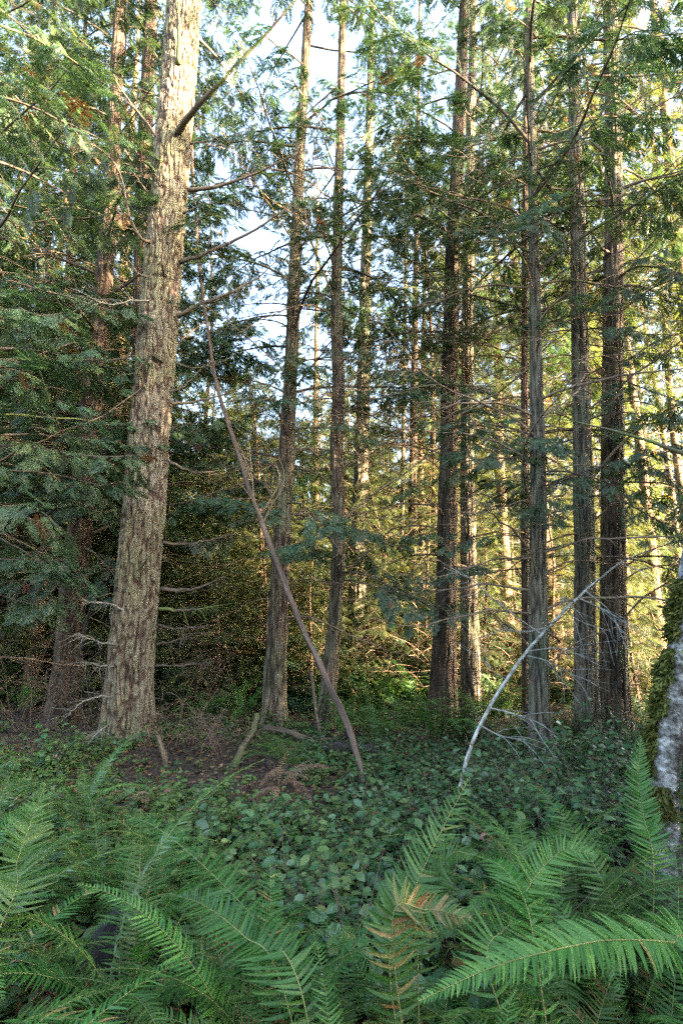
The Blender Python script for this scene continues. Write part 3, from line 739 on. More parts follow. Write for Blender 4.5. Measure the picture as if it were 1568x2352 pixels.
# ------------------------------------------------------------------ ferns
def frond(mb, pts, up, W=.10, npair=60, stipe=.14, r=None, brown=0.0, base_r=.0022, wide=3, mleaf=1, mstem=0, curl=.25):
    c = resample(pts, 40)
    L = np.concatenate([[0], np.cumsum(np.linalg.norm(np.diff(c, axis=0), axis=1))])
    T = nrm(np.gradient(c, axis=0)); up = np.asarray(up, float)
    S = nrm(np.cross(T, np.broadcast_to(up, T.shape))); N = np.cross(S, T)
    tube(mb, c, np.linspace(base_r, base_r * .3, 40), 4, mstem)
    rb = r.random() * .5
    gap = .024 if wide == 2 else .022 if npair == 44 else .0165
    npair = int(L[-1] * (1 - stipe) / gap)
    for i in range(npair):
        t = stipe + (1 - stipe) * (i + .3) / npair; f = t * 39; j = min(int(f), 38); u = f - j
        p = c[j] * (1 - u) + c[j + 1] * u; tt, ss, nn = T[j], S[j], N[j]
        tn = (t - stipe) / (1 - stipe)
        prof = min(1, .55 + 2.2 * tn) * (1 - tn ** 2.6) ** .9
        tw = r.normal(0, .16)
        for sd in (-1, 1):
            l = W * prof * r.uniform(.9, 1.08) + .006
            if r.random() < .02 + brown * .05: continue
            a = R(80 - 28 * tn + r.normal(0, 4)); d = nrm(ss * sd * math.sin(a) + tt * math.cos(a) + nn * r.normal(.12, .09))
            wd = min(gap * .30 if wide == 3 else .009, max(.0028, l * .058)) * r.uniform(.9, 1.1); e = nrm(np.cross(d, nn)) * sd
            e = nrm(e + nn * (r.normal(.25, .3) + tw)); k = np.cross(d, e)
            rows = []
            for (s, ww) in ((0, .75), (.1, 1.15), (.45, 1.0), (.8, .55)):
                q = p + d * l * s - nn * curl * l * s * s + tt * .12 * l * s * s
                rows += [q - e * wd * ww, q - nn * wd * .25, q + e * wd * ww] if wide == 3 else [q - e * wd * ww, q + e * wd * ww]
            rows.append(p + d * l - nn * curl * l + tt * .12 * l)
            rv = np.clip(rb + r.random() * .42, 0, .9)
            if r.random() < brown: rv = r.uniform(.92, 1)
            if wide == 3:
                Q = []; 
                for b in (0, 3, 6): Q += [(b, b + 1, b + 4, b + 3), (b + 1, b + 2, b + 5, b + 4)]
                mb.add(rows, Q, [(9, 10, 12), (10, 11, 12)], mleaf, rv)
            else:
                mb.add(rows, [(0, 1, 3, 2), (2, 3, 5, 4), (4, 5, 7, 6)], [(6, 7, 8)], mleaf, rv)

def frond_curve(r, L, el, arch, side):
    pts = [np.zeros(3)]; n = 9; a = 0
    for i in range(n - 1):
        t = i / (n - 1); e = el - arch * (t ** 1.15); a += side / n
        pts.append(pts[-1] + L / (n - 1) * np.array((math.cos(e) * math.cos(a), math.cos(e) * math.sin(a), math.sin(e))))
    return np.array(pts)
FRONDS = []
for k in range(14):
    r = np.random.default_rng(500 + k); mb = MB()
    frond(mb, frond_curve(r, 1.0, R(r.uniform(38, 72)), R(r.uniform(60, 105)), r.normal(0, .4)), (-.3, 0, 1) , .084, 62, .14, r, .004 if k < 12 else .25)
    FRONDS.append(mb.mesh('frond', [M['fern_stem'], M['fern']]))
FRONDS_LO = []
for k in range(6):
    r = np.random.default_rng(540 + k); mb = MB()
    frond(mb, frond_curve(r, 1.0, R(r.uniform(50, 76)), R(r.uniform(70, 110)), r.normal(0, .4)), (-.3, 0, 1), .095, 30, .14, r, .004, wide=2)
    FRONDS_LO.append(mb.mesh('frond', [M['fern_stem'], M['fern']]))

OLD = []
for k in range(4):
    r = np.random.default_rng(560 + k); mb = MB()
    frond(mb, frond_curve(r, .9, R(r.uniform(15, 40)), R(r.uniform(50, 90)), r.normal(0, .5)), (-.3, 0, 1), .07, 30, .14, r, 0, wide=2, curl=.7)
    OLD.append(mb.mesh('withered_frond', [M['dead_fern'], M['dead_fern']]))
GF = 'sword ferns growing over the forest floor'
def fern(x, y, label, n, Ls, seed, lo=False, heroes=(), azr=None, name='sword_fern', zoff=.06):
    r = np.random.default_rng(seed)
    loc = np.array((x, y, float(hgt(x, y)) + zoff))
    root = thing(name, label, 'fern', loc, GF)
    pool = FRONDS_LO if lo else FRONDS
    for i in range(n):
        az = (i + r.uniform(-.3, .3)) / n * 2 * math.pi if azr is None else r.uniform(*azr)
        part('frond', pool[r.integers(0, len(pool))], root, (r.normal(0, .03), r.normal(0, .03), 0), (r.normal(0, .12), r.normal(-.05, .15), az), r.uniform(*Ls) * 1.12)
    for h in heroes:
        mb = MB(); pl, W, npair, brown, up = h
        w_ = [loc] + [P(*q) for q in pl]
        frond(mb, np.array(w_) - loc, up, W, npair, .1, r, brown, .003, 3, curl=.2)
        mb.build('frond', [M['fern_stem'], M['fern']], root)
    for i in range(r.integers(1, 4)):
        part('withered_frond', OLD[r.integers(0, 4)], root, (0, 0, -.02), (r.normal(0, .2), r.normal(.1, .15), r.uniform(0, 6.28)), r.uniform(.6, .9))
    # short dark rootstock that carries the fronds
    mb = MB(); tube(mb, [(0, 0, -.12), (0, 0, -.02), (0, 0, .05)], [.07, .075, .03], 9, 0, cap=True); mb.build('rootstock', [M['rotten']], root)
    return root

fern(-.02, 1.75, 'fern in the centre foreground sending one long frond up left across the salal', 13, (.55, .8), 61,
     heroes=[([(690, 2270, 1.85), (600, 2130, 2.05), (520, 2040, 2.25), (430, 1955, 2.45), (350, 1895, 2.62), (285, 1872, 2.75)], .110, 66, .0, (.1, -.5, 1)),
             ([(640, 2240, 1.9), (560, 2150, 2.0), (470, 2080, 2.1), (390, 2052, 2.2)], .105, 58, .0, (-.2, -.5, 1))])
fern(.22, 1.85, 'fern holding up a pale upright frond with ragged brown edges in the centre foreground', 12, (.5, .75), 62,
     heroes=[([(895, 2240, 1.9), (925, 2110, 1.95), (965, 2010, 2.0), (1020, 1895, 2.08), (1078, 1785, 2.18)], .115, 44, .10, (-.4, -1, .35)),
             ([(960, 2130, 1.95), (1000, 2020, 2.0), (1040, 1960, 1.9), (1090, 1965, 1.75)], .085, 52, .004, (-.2, -.7, .8)),
             ([(900, 2130, 1.8), (980, 2090, 1.8), (1080, 2110, 1.75)], .08, 24, .4, (0, -.6, .8))])
fern(.62, 1.9, 'fern right of centre with a long rib rising to an arching frond', 15, (.6, .85), 63,
     heroes=[([(1120, 2230, 1.95), (1170, 2120, 2.05), (1225, 2020, 2.15), (1290, 1955, 2.2), (1370, 1965, 2.15)], .115, 62, .004, (-.3, -.7, .7)),
             ([(1230, 2190, 2.0), (1200, 2060, 2.1), (1150, 1990, 2.2), (1090, 1965, 2.3)], .105, 58, .004, (.3, -.6, .8))])
fern(1.72, 1.75, 'fern at the bottom right corner with a frond lying level across the foreground', 13, (.6, .8), 64,
     heroes=[([(1640, 2200, 1.66), (1540, 2165, 1.58), (1400, 2160, 1.5), (1280, 2180, 1.45), (1130, 2222, 1.4), (960, 2300, 1.35)], .085, 60, .004, (0, -.5, 1))])
fern(1.22, 2.6, 'tall fern clump beside the mossy white alder trunk', 13, (.75, 1.05), 65,
     heroes=[([(1500, 1990, 2.75), (1478, 1880, 2.8), (1466, 1780, 2.85), (1470, 1690, 2.9)], .095, 60, .004, (-.2, -1, .1))])
fern(.9, 2.7, 'wide fern with many arching fronds in front of the leafy shrub on the right', 22, (.75, 1.05), 66)
fern(-1.3, 2.0, 'large fern at the left edge with an upright frond reaching into the salal', 18, (.75, 1.0), 67,
     heroes=[([(20, 2090, 2.05), (40, 1980, 2.15), (75, 1880, 2.25), (105, 1800, 2.4)], .115, 62, .004, (.3, -1, .3))])
fern(-.78, 2.3, 'fern in the left foreground with fronds raking down over the black stump', 21, (.75, 1.0), 68)
fern(-1.0, 1.5, 'fern filling the bottom left corner with bluish glossy fronds', 15, (.6, .85), 69)
fern(-1.85, 3.0, 'fern on the left with one arched frond over the ivy patch', 19, (.75, 1.0), 70)
fern(-1.2, 3.2, 'fern behind the left foreground ferns, half brown with old fronds', 19, (.6, .85), 71)
fern(-.45, 1.45, 'low fern at the bottom edge between the black stump and the centre ferns', 12, (.5, .7), 72)
fern(.3, 1.35, 'low fern at the bottom edge under the level frond', 12, (.5, .65), 73)
fern(.85, 1.4, 'shaded fern at the bottom edge near the right corner', 12, (.5, .7), 74)
fern(1.75, 2.1, 'fern cut by the right edge below the alder', 16, (.65, .9), 75)
fern(-.28, 2.05, 'fern between the black stump and the long diagonal frond', 14, (.6, .85), 77)
fern(1.0, 2.15, 'glossy fern in front of the rusty withered fern on the right', 15, (.65, .9), 78)
fern(-1.75, 2.35, 'fern at the left edge under a taller upright frond', 15, (.7, .95), 79)
fern(-2.3, 3.6, 'fern farthest back among the left ferns, beside the ivy patch', 16, (.7, 1.0), 101)
fern(-1.75, 4.2, 'fern at the back of the left foreground, in front of the big fir foot', 14, (.6, .85), 102)
fern(-.75, 3.1, 'fern half sunk in the low leaves between the left ferns and the salal', 14, (.55, .8), 103)
fern(1.15, 3.5, 'fern behind the wide right fern, touching the leafy shrub', 14, (.6, .9), 104)
mid = [(545, 1590, 1.0, 'fern in the open hollow left of the sunlit cedar base'), (590, 1570, .8, 'smaller fern just behind the sunlit cedar base'),
       (500, 1560, .9, 'fern in blue shade far behind the big fir foot'), (690, 1580, .9, 'fern between the sunlit cedar and the crooked cedar'),
       (850, 1600, 1.0, 'fern bank in front of the broad grey cedar base'), (900, 1590, 1.1, 'bushy fern left of the dark red cedar'),
       (960, 1600, 1.1, 'arching fern touching the left side of the dark red cedar'), (1000, 1680, .9, 'fern at the front foot of the dark red cedar'),
       (1050, 1680, .9, 'fern between the feet of the red and the grey green cedars'), (1120, 1640, 1.0, 'fern behind the leaning lichen pole'),
       (1160, 1610, 1.0, 'sunlit fern deep behind the leaning lichen pole'), (1480, 1640, 1.0, 'fern behind the alder at mid distance'),
       (660, 1745, .5, 'small fern lit orange on the bare slope below the fallen branch'), (1290, 1700, .8, 'fern left of the straight grey cedar foot'),
       (420, 1590, .9, 'shaded fern right of the big fir trunk'), (790, 1660, .8, 'fern right of the crooked cedar base'), (60, 1600, .8, 'dim fern in the dark hollow at far left'),
       (560, 1630, .8, 'fern just left of the flared sunlit base'), (470, 1630, .8, 'fern on the slope between the big fir and the sunlit cedar'), (830, 1650, .8, 'fern in front of the broad grey base, nearer than its neighbours'),
       (930, 1660, .9, 'fern nearest the salal, left of the dark red cedar'), (870, 1690, .7, 'low fern just beyond the rotten log'), (740, 1590, .9, 'fern behind the crooked cedar base'), (1180, 1700, .7, 'low fern between the lichen sapling and the paired trunks'), (620, 1720, .5, 'small fern below the fallen branch')]
for i, (px, py, s, lb) in enumerate(mid):
    g = G(px, py + 40); fern(g[0], g[1], lb, 15, (.85 * s, 1.2 * s), 80 + i, True)

# dead bracken heap
def dead_fern(px, py, label, n, L, seed):
    g = G(px, py); r = np.random.default_rng(seed)
    root = thing('dead_fern', label, 'dead fern', g, 'withered ferns')
    for i in range(n):
        mb = MB(); frond(mb, frond_curve(r, L * r.uniform(.7, 1.1), R(r.uniform(15, 55)), R(r.uniform(50, 110)), r.normal(0, .5)), (-.3, 0, 1), .055, 30, .1, r, 0, wide=2, curl=.6)
        o = mb.build('frond', [M['dead_fern'], M['dead_fern']], root); o.rotation_euler = (0, 0, r.uniform(0, 6.28))
dead_fern(640, 1810, 'tan withered fern slumped on the bare slope', 14, .75, 1)
dead_fern(505, 1900, 'pale brown withered fern left of the salal thicket', 9, .5, 2)
dead_fern(330, 1850, 'flat withered fern behind the left ferns', 8, .5, 3)
dead_fern(1215, 2170, 'rusty withered fern hanging in the shade among the right ferns', 7, .5, 4)

# ------------------------------------------------------------------ salal ground cover
LEAF_V = np.array([(0, 0, 0), (.32, .30, .05), (.34, 0, -.01), (.32, -.30, .05), (.68, .27, .03), (.7, 0, -.03), (.68, -.27, .03), (1, 0, -.10)])
LEAF_Q = [(1, 2, 5, 4), (2, 3, 6, 5)]; LEAF_T = [(0, 2, 1), (0, 3, 2), (4, 5, 7), (5, 6, 7)]
def stem_leaves(r, base, h, lean, nl, ls, out, mb, sr=.003, tone=0.0):
    az = r.uniform(0, 6.28)
    c = curve3(base, az, R(90) - lean, h, 6, r.uniform(.1, .7), 0, r, .2)
    tube(mb, c, np.linspace(sr, sr * .5, 6), 3, 0)
    for i in range(nl):
        t = .25 + .75 * (i + r.random() * .6) / nl; f = min(4.99, t * 5); j = int(f); p = c[j] + (c[j + 1] - c[j]) * (f - j)
        a = az + (1.2 if i % 2 else -1.2) + r.normal(0, .5)
        out.append((p, (math.cos(a), math.sin(a), r.normal(-.12, .25)), (r.normal(0, .4), r.normal(-.1, .4), 1), ls * r.uniform(.65, 1.15), min(1., max(0, r.random() * .8 + tone + (.0 if r.random() > .015 else 1)))))
def put_leaves(mb, out, mat=1):
    if not out: return
    O, A, U, s, v = [np.array(q, float) for q in zip(*out)]
    A, S, N = frames(A, U); stamp(mb, LEAF_V, LEAF_Q, O, A, S, N, s, mat, v, LEAF_T)
def bare(x, y):
    """0 where the brown twiggy slope shows, 1 where leaves are thick"""
    d = ((x + 1.45) / 1.1) ** 2 + ((y - 7.0) / 1.6) ** 2
    e = ((x + 4.6) / 1.8) ** 2 + ((y - 8.0) / 2.4) ** 2
    return min(1, max(.06, (d - .5) * 1.4)) * min(1, max(.12, (e - .6) * 1.4))
def salal():
    r = np.random.default_rng(21); mb = MB(); out = []; mb2 = MB(); out2 = []
    n = 0
    while n < 3300:
        y = 2.6 + 11 * r.random() ** 1.3; x = r.uniform(-1, 1) * (.66 * y + .6)
        if r.random() > bare(x, y) * (1 if y < 10 else .5): continue
        if 1.5 < x < 2.6 and 2.7 < y < 4.05: continue
        if y > 8.3 and r.random() < .7: continue
        if (x + .62) ** 2 + (y - 5.6) ** 2 < .2: continue
        clump = math.sin(1.7 * x + 1.1 * math.sin(.9 * y)) * math.sin(1.3 * y + .8 * x)
        if clump < -.45 and r.random() < .6: continue
        n += 1; z = float(hgt(x, y)); right = x > .1 * y - .3 + r.normal(0, .35)
        tall = (r.uniform(.2, .55) if right else r.uniform(.12, .34)) * (1 + .45 * clump)
        big = r.choice((.6, .85, 1.0, 1.15))
        for _ in range(4):
            b = (x + r.normal(0, .1), y + r.normal(0, .1), z)
            if r.random() < (.7 if right else .2):
                stem_leaves(r, b, tall * r.uniform(.6, 1.2), r.uniform(.1, .9), int(r.integers(4, 8)), (.082 if y < 6 else .074) * big * r.uniform(.75, 1.2), out, mb, tone=-.05)
            else:
                stem_leaves(r, b, tall * r.uniform(.6, 1.2), r.uniform(.3, 1.3), int(r.integers(6, 11)), .062 * big, out2, mb2, .002, tone=.05)
    put_leaves(mb, out); put_leaves(mb2, out2)
    tag(mb.build('salal_cover', [M['twig'], M['salal']]), 'glossy blue green salal leaves carpeting the ground on the right', None, None, 'stuff')
    tag(mb2.build('bramble_cover', [M['dry_twig'], M['bramble']]), 'small pale green trailing bramble leaves carpeting the ground on the left', None, None, 'stuff')
    # low trailing carpet and litter
    mb = MB(); m = 16000; y = 2.2 + 14 * r.random(m) ** 1.4; x = r.uniform(-1, 1, m) * (.7 * y + .6); z = hgt(x, y) + r.uniform(.005, .05, m)
    a = r.uniform(0, 6.28, m); A, S, N = frames(np.stack([np.cos(a), np.sin(a), r.normal(0, .3, m)], -1), np.stack([r.normal(0, .4, m), r.normal(0, .4, m), np.ones(m)], -1))
    stamp(mb, LEAF_V, LEAF_Q, np.stack([x, y, z], -1), A, S, N, r.uniform(.03, .08, m), 0, r.random(m), LEAF_T)
    for _ in range(2600):
        y = 2.4 + 10 * r.random() ** 1.2; x = r.uniform(-1, 1) * (.66 * y + .6)
        if r.random() > 1.15 - bare(x, y): continue
        p = (x, y, float(hgt(x, y)) + r.uniform(0, .06)); az = r.uniform(0, 6.28); L = r.uniform(.15, .8)
        tube(mb, curve3(p, az, r.uniform(-.05, .5), L, 5, r.uniform(.0, .3), .1, r, .18), np.linspace(.004, .0018, 5), 3, 1)
    tag(mb.build('forest_litter', [M['litter'], M['dry_twig']]), 'brown leaf litter and fallen twigs on the soil', None, None, 'stuff')
salal()

def shrub(px, py, label, nst, h, ls, seed, Y=None, spread=.25):
    g = G(px, py); r = np.random.default_rng(seed)
    root = thing('salal_shrub', label, 'shrub', g, 'upright leafy shrubs')
    mb = MB(); st = MB(); out = []
    for _ in range(nst):
        stem_leaves(r, (r.normal(0, spread * .4), r.normal(0, spread * .4), 0), h * r.uniform(.6, 1.1), r.uniform(.05, .5), 9, ls, out, st, .005)
    put_leaves(mb, out, 0); mb.build('foliage', [M['salal']], root); st.build('stems', [M['twig']], root)
shrub(110, 1770, 'single sprig with pairs of round leaves left of the big fir foot', 1, .6, .095, 31, spread=.02)
shrub(590, 1960, 'light green leafy sprout in front of the tan withered fern', 7, .45, .095, 32)
shrub(1340, 1800, 'tall leafy salal shrub in front of the straight grey cedar', 16, .85, .085, 33, spread=.5)
shrub(1420, 1830, 'leafy salal shrub between the straight cedar and the alder', 14, .75, .085, 34, spread=.45)
shrub(1060, 1900, 'big leaved salal shrub behind the upright pale frond', 10, .5, .10, 35, spread=.15)
shrub(680, 1640, 'yellow lit huckleberry sprig between two cedar bases', 8, 1.0, .035, 36, spread=.5)

# ------------------------------------------------------------------ leaning poles, sticks, logs
def pole(name, label, cat, nodes, mat, n=50, seg=12, twigs=(), twmat=None, rough=.05, twr=.006, tipn=0, seed=1, onground=True, thin=1.0):
    r = np.random.default_rng(seed)
    pts = np.array([P(px, py, Y) for px, py, Y, wd in nodes]); rad = np.array([wd * thin * .5 * px2m(py, Y) for px, py, Y, wd in nodes])
    if onground: pts[0][2] = float(hgt(pts[0][0], pts[0][1])) - .05
    c = resample(pts, n); kk = np.cumsum(r.normal(0, 1, (n, 3)), 0); kk -= np.linspace(0, 1, n)[:, None] * kk[-1]
    c = c + kk * rad.mean() * .16; rr = np.interp(np.linspace(0, 1, n), np.linspace(0, 1, len(rad)), rad)
    loc = c[0].copy(); root = thing(name, label, cat, loc)
    mb = MB(); tube(mb, c - loc, rr, seg, 0, .5, trunk_fun(r, 0, 1, 5, rough), cap=True); mb.build('stem', [mat], root)
    for pl, r0, ntw in twigs:
        mb = MB(); tc = resample([P(*q) for q in pl], 14)
        tube(mb, tc - loc, np.linspace(r0, r0 * .3, 14), 5, 0)
        tg = nrm(tc[-1] - tc[0]); az0 = math.atan2(tg[1], tg[0])
        for k in range(ntw):
            p = tc[int(r.uniform(3, 13))]
            tw = curve3(p, az0 + r.normal(0, .5), tg[2] + r.normal(0, .3), r.uniform(.15, .6), 5, r.uniform(0, .5), .2, r, .2)
            tube(mb, tw - loc, np.linspace(r0 * .45, .0016, 5), 3, 0)
        mb.build('twig', [twmat or mat], root)
    return root
pole('leaning_pole', 'long brown dead pole leaning left, its foot in the salal', 'dead tree',
     [(843, 1785, 6.1, 18), (805, 1690, 6.3, 18), (755, 1570, 6.6, 18), (705, 1455, 6.9, 16), (655, 1330, 7.2, 15), (612, 1215, 7.5, 14), (570, 1105, 7.8, 12), (530, 985, 8.1, 12), (498, 870, 8.4, 10), (478, 770, 8.6, 9), (460, 630, 8.9, 8), (448, 450, 9.2, 7), (444, 300, 9.4, 6), (440, 120, 9.6, 6)],
     M['snag'], 90, 14, [([(598, 1180, 7.55), (620, 1150, 7.5), (642, 1105, 7.45), (630, 1068, 7.4), (590, 1085, 7.4), (560, 1075, 7.4)], .017, 8),
                         ([(605, 1200, 7.5), (625, 1160, 7.4), (650, 1120, 7.3), (652, 1085, 7.3), (640, 1050, 7.3)], .014, 8),
                         ([(600, 1190, 7.5), (584, 1150, 7.4), (580, 1100, 7.4), (575, 1050, 7.5)], .014, 7),
                         ([(470, 740, 8.6), (430, 770, 8.4), (400, 800, 8.2)], .012, 4), ([(466, 700, 8.7), (500, 690, 8.5), (560, 660, 8.3)], .012, 5)], M['dead_twig'], .12, seed=3, thin=.8)
pole('leaning_sapling', 'thin white lichen covered sapling leaning right with bare twigs', 'dead tree',
     [(1035, 1830, 5.2, 13), (1075, 1730, 5.4, 12), (1130, 1610, 5.7, 12), (1185, 1525, 6.0, 11), (1245, 1455, 6.3, 10), (1310, 1390, 6.6, 8.5), (1370, 1335, 6.8, 7), (1430, 1290, 7.0, 5), (1500, 1262, 7.2, 4), (1568, 1240, 7.4, 3)],
     M['lichen'], 70, 12, [([(1242, 1457, 6.3), (1190, 1420, 6.2), (1130, 1375, 6.1), (1080, 1330, 6.0), (1020, 1305, 5.9)], .010, 6),
                           ([(1160, 1560, 5.9), (1135, 1545, 5.8), (1120, 1520, 5.75), (1118, 1490, 5.7)], .008, 4),
                           ([(1205, 1505, 6.1), (1260, 1520, 6.0), (1330, 1560, 5.8)], .007, 10), ([(1215, 1495, 6.1), (1290, 1490, 6.0), (1380, 1530, 5.8)], .006, 10),
                           ([(1330, 1375, 6.65), (1385, 1400, 6.5), (1450, 1440, 6.3), (1500, 1480, 6.1)], .009, 12), ([(1345, 1358, 6.7), (1400, 1405, 6.5), (1430, 1470, 6.3)], .007, 10),
                           ([(1320, 1385, 6.6), (1290, 1372, 6.5), (1320, 1420, 6.4), (1400, 1450, 6.2)], .006, 10), ([(1120, 1625, 5.65), (1180, 1640, 5.5), (1250, 1665, 5.4)], .008, 10),
                           ([(1100, 1665, 5.5), (1150, 1690, 5.4), (1210, 1700, 5.3)], .007, 8), ([(1420, 1297, 7.0), (1470, 1310, 6.8), (1540, 1350, 6.6)], .006, 8), ([(1260, 1440, 6.35), (1200, 1452, 6.2), (1130, 1440, 6.1)], .006, 6)], M['lichen'], .09, seed=4, thin=.72)
pole('broken_stake', 'thin upright broken stick between the sunlit cedar and the crooked cedar', 'stick',
     [(738, 1690, 8.6, 9), (722, 1620, 8.7, 8), (714, 1545, 8.8, 7)], M['snag'], 16, 8, seed=5)
pole('mossy_snag', 'short mossy broken stem leaning on the bare slope', 'snag',
     [(532, 1748, 6.9, 20), (552, 1722, 7.1, 15), (578, 1688, 7.3, 12), (590, 1640, 7.5, 11)], M['mosswood'], 24, 12, seed=6, rough=.12)
pole('mossy_snag', 'green mossy stub beside the right foot of the big fir', 'snag',
     [(382, 1745, 6.8, 16), (370, 1715, 6.9, 13), (362, 1690, 6.95, 10)], M['mosswood'], 16, 10, seed=7, rough=.12)
pole('fallen_branch', 'fallen branch catching orange sun at the foot of two cedars', 'fallen branch',
     [(610, 1668, 8.6, 11), (655, 1680, 8.4, 13), (700, 1695, 8.25, 13), (765, 1702, 8.1, 12)], M['snag'], 24, 9, [([(655, 1680, 8.4), (640, 1655, 8.5), (632, 1610, 8.6), (610, 1600, 8.6)], .014, 3), ([(690, 1692, 8.3), (676, 1668, 8.3)], .012, 0)], seed=8, onground=False)
pole('rotten_log', 'dark rotten log half buried in salal right of the leaning pole foot', 'log',
     [(740, 1712, 7.2, 20), (800, 1722, 7.1, 22), (885, 1722, 7.1, 20)], M['rotten'], 24, 12, seed=9, rough=.1, onground=False)
pole('fallen_log', 'long fallen trunk slanting through the sunny wood behind the lichen sapling', 'log',
     [(1080, 1400, 15.0, 20), (1140, 1455, 14.5, 22), (1220, 1515, 14.0, 24)], M['far_bark'], 24, 12, seed=10, onground=False)
pole('fallen_log', 'paler fallen trunk lying above the other in the sunny wood', 'log',
     [(1110, 1400, 16.5, 16), (1180, 1440, 16.0, 20), (1250, 1500, 15.5, 22)], M['far_bark'], 24, 12, seed=11, onground=False)
pole('fallen_log', 'small fallen trunk in the clearing behind the ferns, near the slim pair', 'log',
     [(865, 1535, 18, 10), (900, 1520, 18, 14), (935, 1515, 18, 14)], M['far_bark'], 20, 10, seed=12, onground=False)
pole('fallen_branch', 'bent mossy limb sweeping along the ground left of the big fir', 'fallen branch',
     [(150, 1720, 7.4, 16), (215, 1690, 7.5, 16), (270, 1650, 7.6, 12), (320, 1600, 7.9, 8)], M['mosswood'], 24, 9, seed=13, onground=False)
pole('fallen_branch', 'dead branch lying on the dark soil at far left', 'fallen branch',
     [(-20, 1745, 6.6, 14), (120, 1735, 6.7, 13), (260, 1712, 6.9, 10)], M['rotten'], 24, 9, seed=14, onground=False)
pole('leaning_pole', 'dim crooked dead stem leaning in the dark left hollow', 'dead tree',
     [(150, 1690, 9.0, 12), (175, 1560, 9.0, 11), (200, 1430, 9.1, 10), (250, 1300, 9.3, 7)], M['rotten'], 24, 8, seed=15)

# black burnt stump in the foreground shade
def stump():
    g = G(290, 2290); r = np.random.default_rng(3)
    root = thing('burnt_stump', 'black rotten stump end hidden under the left foreground ferns', 'stump', g)
    mb = MB(); tube(mb, [(0, 0, -.1), (0, .02, .1), (.02, .05, .2), (.03, .1, .27), (.03, .12, .29)], [.15, .15, .13, .09, .02], 30, 0, .5, trunk_fun(r, 0, 1, 5, .3)); mb.build('body', [M['rotten']], root)
stump()

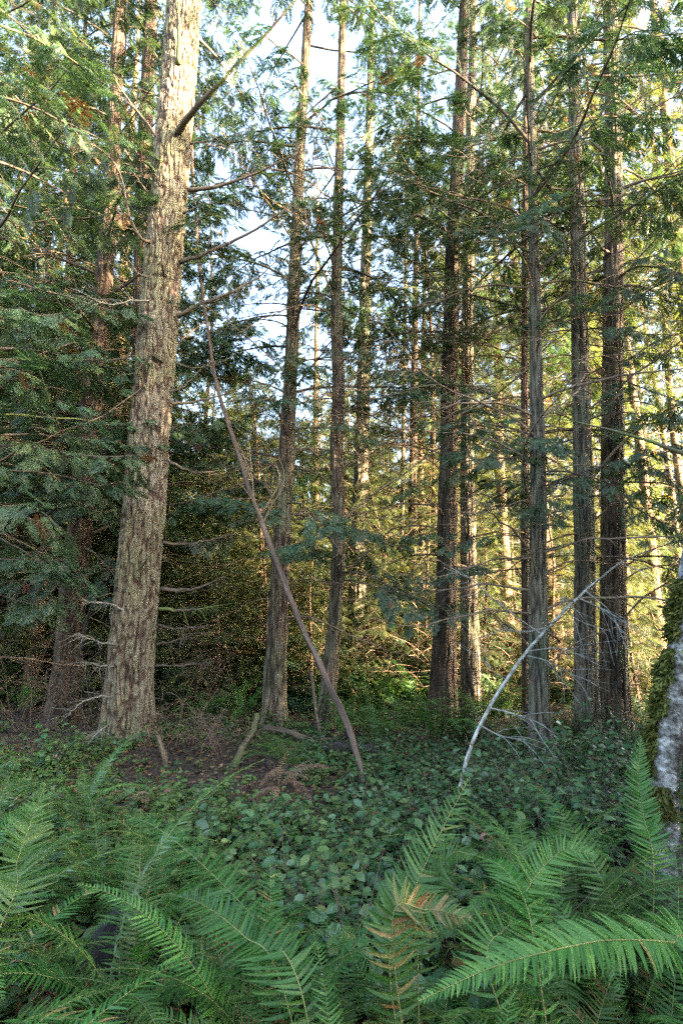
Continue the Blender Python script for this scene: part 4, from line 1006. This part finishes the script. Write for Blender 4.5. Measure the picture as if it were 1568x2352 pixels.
# ------------------------------------------------------------------ alder with moss
def alder():
    Y = 3.9; r = np.random.default_rng(8)
    nodes = [(1519, 1985, 68), (1521, 1850, 62), (1530, 1720, 62), (1548, 1600, 62), (1568, 1480, 58), (1588, 1350, 56), (1616, 1150, 52), (1646, 900, 48)]
    pts = np.array([P(px, py, Y) for px, py, wd in nodes]); rad = np.array([wd * .5 * px2m(py, Y) for px, py, wd in nodes])
    pts[0][2] = float(hgt(*pts[0][:2])) - .1
    pts = np.concatenate([pts, [pts[-1] + (.5, .1, 4.5)]]); rad = np.append(rad, .04)
    q, rr = dense(pts, rad, .04); loc = q[0] + (0, 0, .1)
    root = thing('alder_tree', 'white barked alder with shaggy green moss, leaning at the right edge', 'tree', loc)
    mb = MB(); tube(mb, q - loc, rr, 40, 0, .5, trunk_fun(r, .3, .2, 5, .05)); mb.build('trunk', [M['alder']], root)
    for py0, py1, a0, a1, n in ((1330, 1470, 2.5, 3.9, 1700), (1490, 1640, 2.4, 3.8, 2400), (1645, 1780, 2.5, 3.5, 1300), (1800, 1870, 2.3, 4.9, 1100), (1880, 1960, 2.6, 3.3, 400)):
        z0, z1 = P(1530, py1, Y)[2], P(1530, py0, Y)[2]
        z = r.uniform(z0, z1, n); th = r.normal((a0 + a1) / 2, (a1 - a0) / 4.2, n)
        ax = np.stack([np.interp(z, q[:, 2], q[:, 0]), np.interp(z, q[:, 2], q[:, 1]), z], -1); rt_ = np.interp(z, q[:, 2], rr)
        d = np.stack([np.cos(th), np.sin(th), np.zeros(n)], -1)
        lay = r.uniform(0, .06, n) * (.6 + .5 * np.sin(z * 31 + 2 * np.sin(th * 5))) * (1 - ((z - (z0 + z1) / 2) / ((z1 - z0) * .55)) ** 2).clip(0, 1)
        O = ax + d * (rt_ + lay)[:, None] - loc
        A, S, N = frames(d + r.normal(0, .5, (n, 3)) + (0, 0, -.5), d + r.normal(0, .3, (n, 3)))
        PV = np.array([(0, -.12, 0), (0, .12, 0), (.6, .14, .06), (.6, -.14, .06), (1, 0, -.12)]); mb = MB()
        stamp(mb, PV, [(0, 1, 2, 3)], O, A, S, N, r.uniform(.015, .075, n) * r.uniform(.5, 1, n), 0, r.random(n), [(3, 2, 4)])
        mb.build('moss', [M['moss']], root)
    mb = MB(); make_branch(mb, r, 1.2, .02, .6, .2, 0, None, .2, None, base=axis_at(q, 2.6) - loc, az=2.9); mb.build('branch', [M['twig'], M['moss']], root)
alder()

# ------------------------------------------------------------------ bare understorey shrubs
def bare_shrub(px, py, h, n, label, seed, mat='dry_twig'):
    g = G(px, py); r = np.random.default_rng(seed)
    root = thing('bare_shrub', label, 'shrub', g, 'leafless twiggy shrubs'); mb = MB()
    for i in range(n):
        c = curve3((r.normal(0, .15), r.normal(0, .15), 0), r.uniform(0, 6.28), r.uniform(.8, 1.5), h * r.uniform(.5, 1.1), 8, r.uniform(0, .8), -.3, r, .3)
        tube(mb, c, np.linspace(.006, .0025, 8), 4, 0)
        for k in range(9):
            p = c[int(r.uniform(2, 8))]
            tube(mb, curve3(p, r.uniform(0, 6.28), r.uniform(-.2, 1.0), h * r.uniform(.15, .4), 5, .5, 0, r, .35), np.linspace(.004, .0015, 5), 3, 0)
    mb.build('stems', [M[mat]], root)
for i, (px, py, h, n, lb) in enumerate([(455, 1640, 2.0, 14, 'grey leafless bush just right of the big fir trunk'), (520, 1580, 2.4, 18, 'dense purple grey leafless bush in the hollow'),
        (1130, 1640, 1.8, 12, 'leafless bush at the foot of the leaning lichen sapling'), (1290, 1720, 1.6, 12, 'fine twiggy bush between the paired trunks and the straight cedar'),
        (1475, 1660, 2.2, 14, 'leafless bush behind the mossy alder'), (205, 1690, 1.6, 12, 'leafless bush left of the big fir foot'), (60, 1680, 2.0, 12, 'leafless bush in the dark left corner of the wood'),
        (880, 1590, 2.0, 14, 'sunlit leafless bush near the slim pair of cedars'), (400, 1720, .9, 10, 'low tangle of dead stems right of the big fir foot'), (480, 1740, .7, 10, 'low tangle of dead stems on the bare slope')]):
    bare_shrub(px, py, h, n, lb, 600 + i)
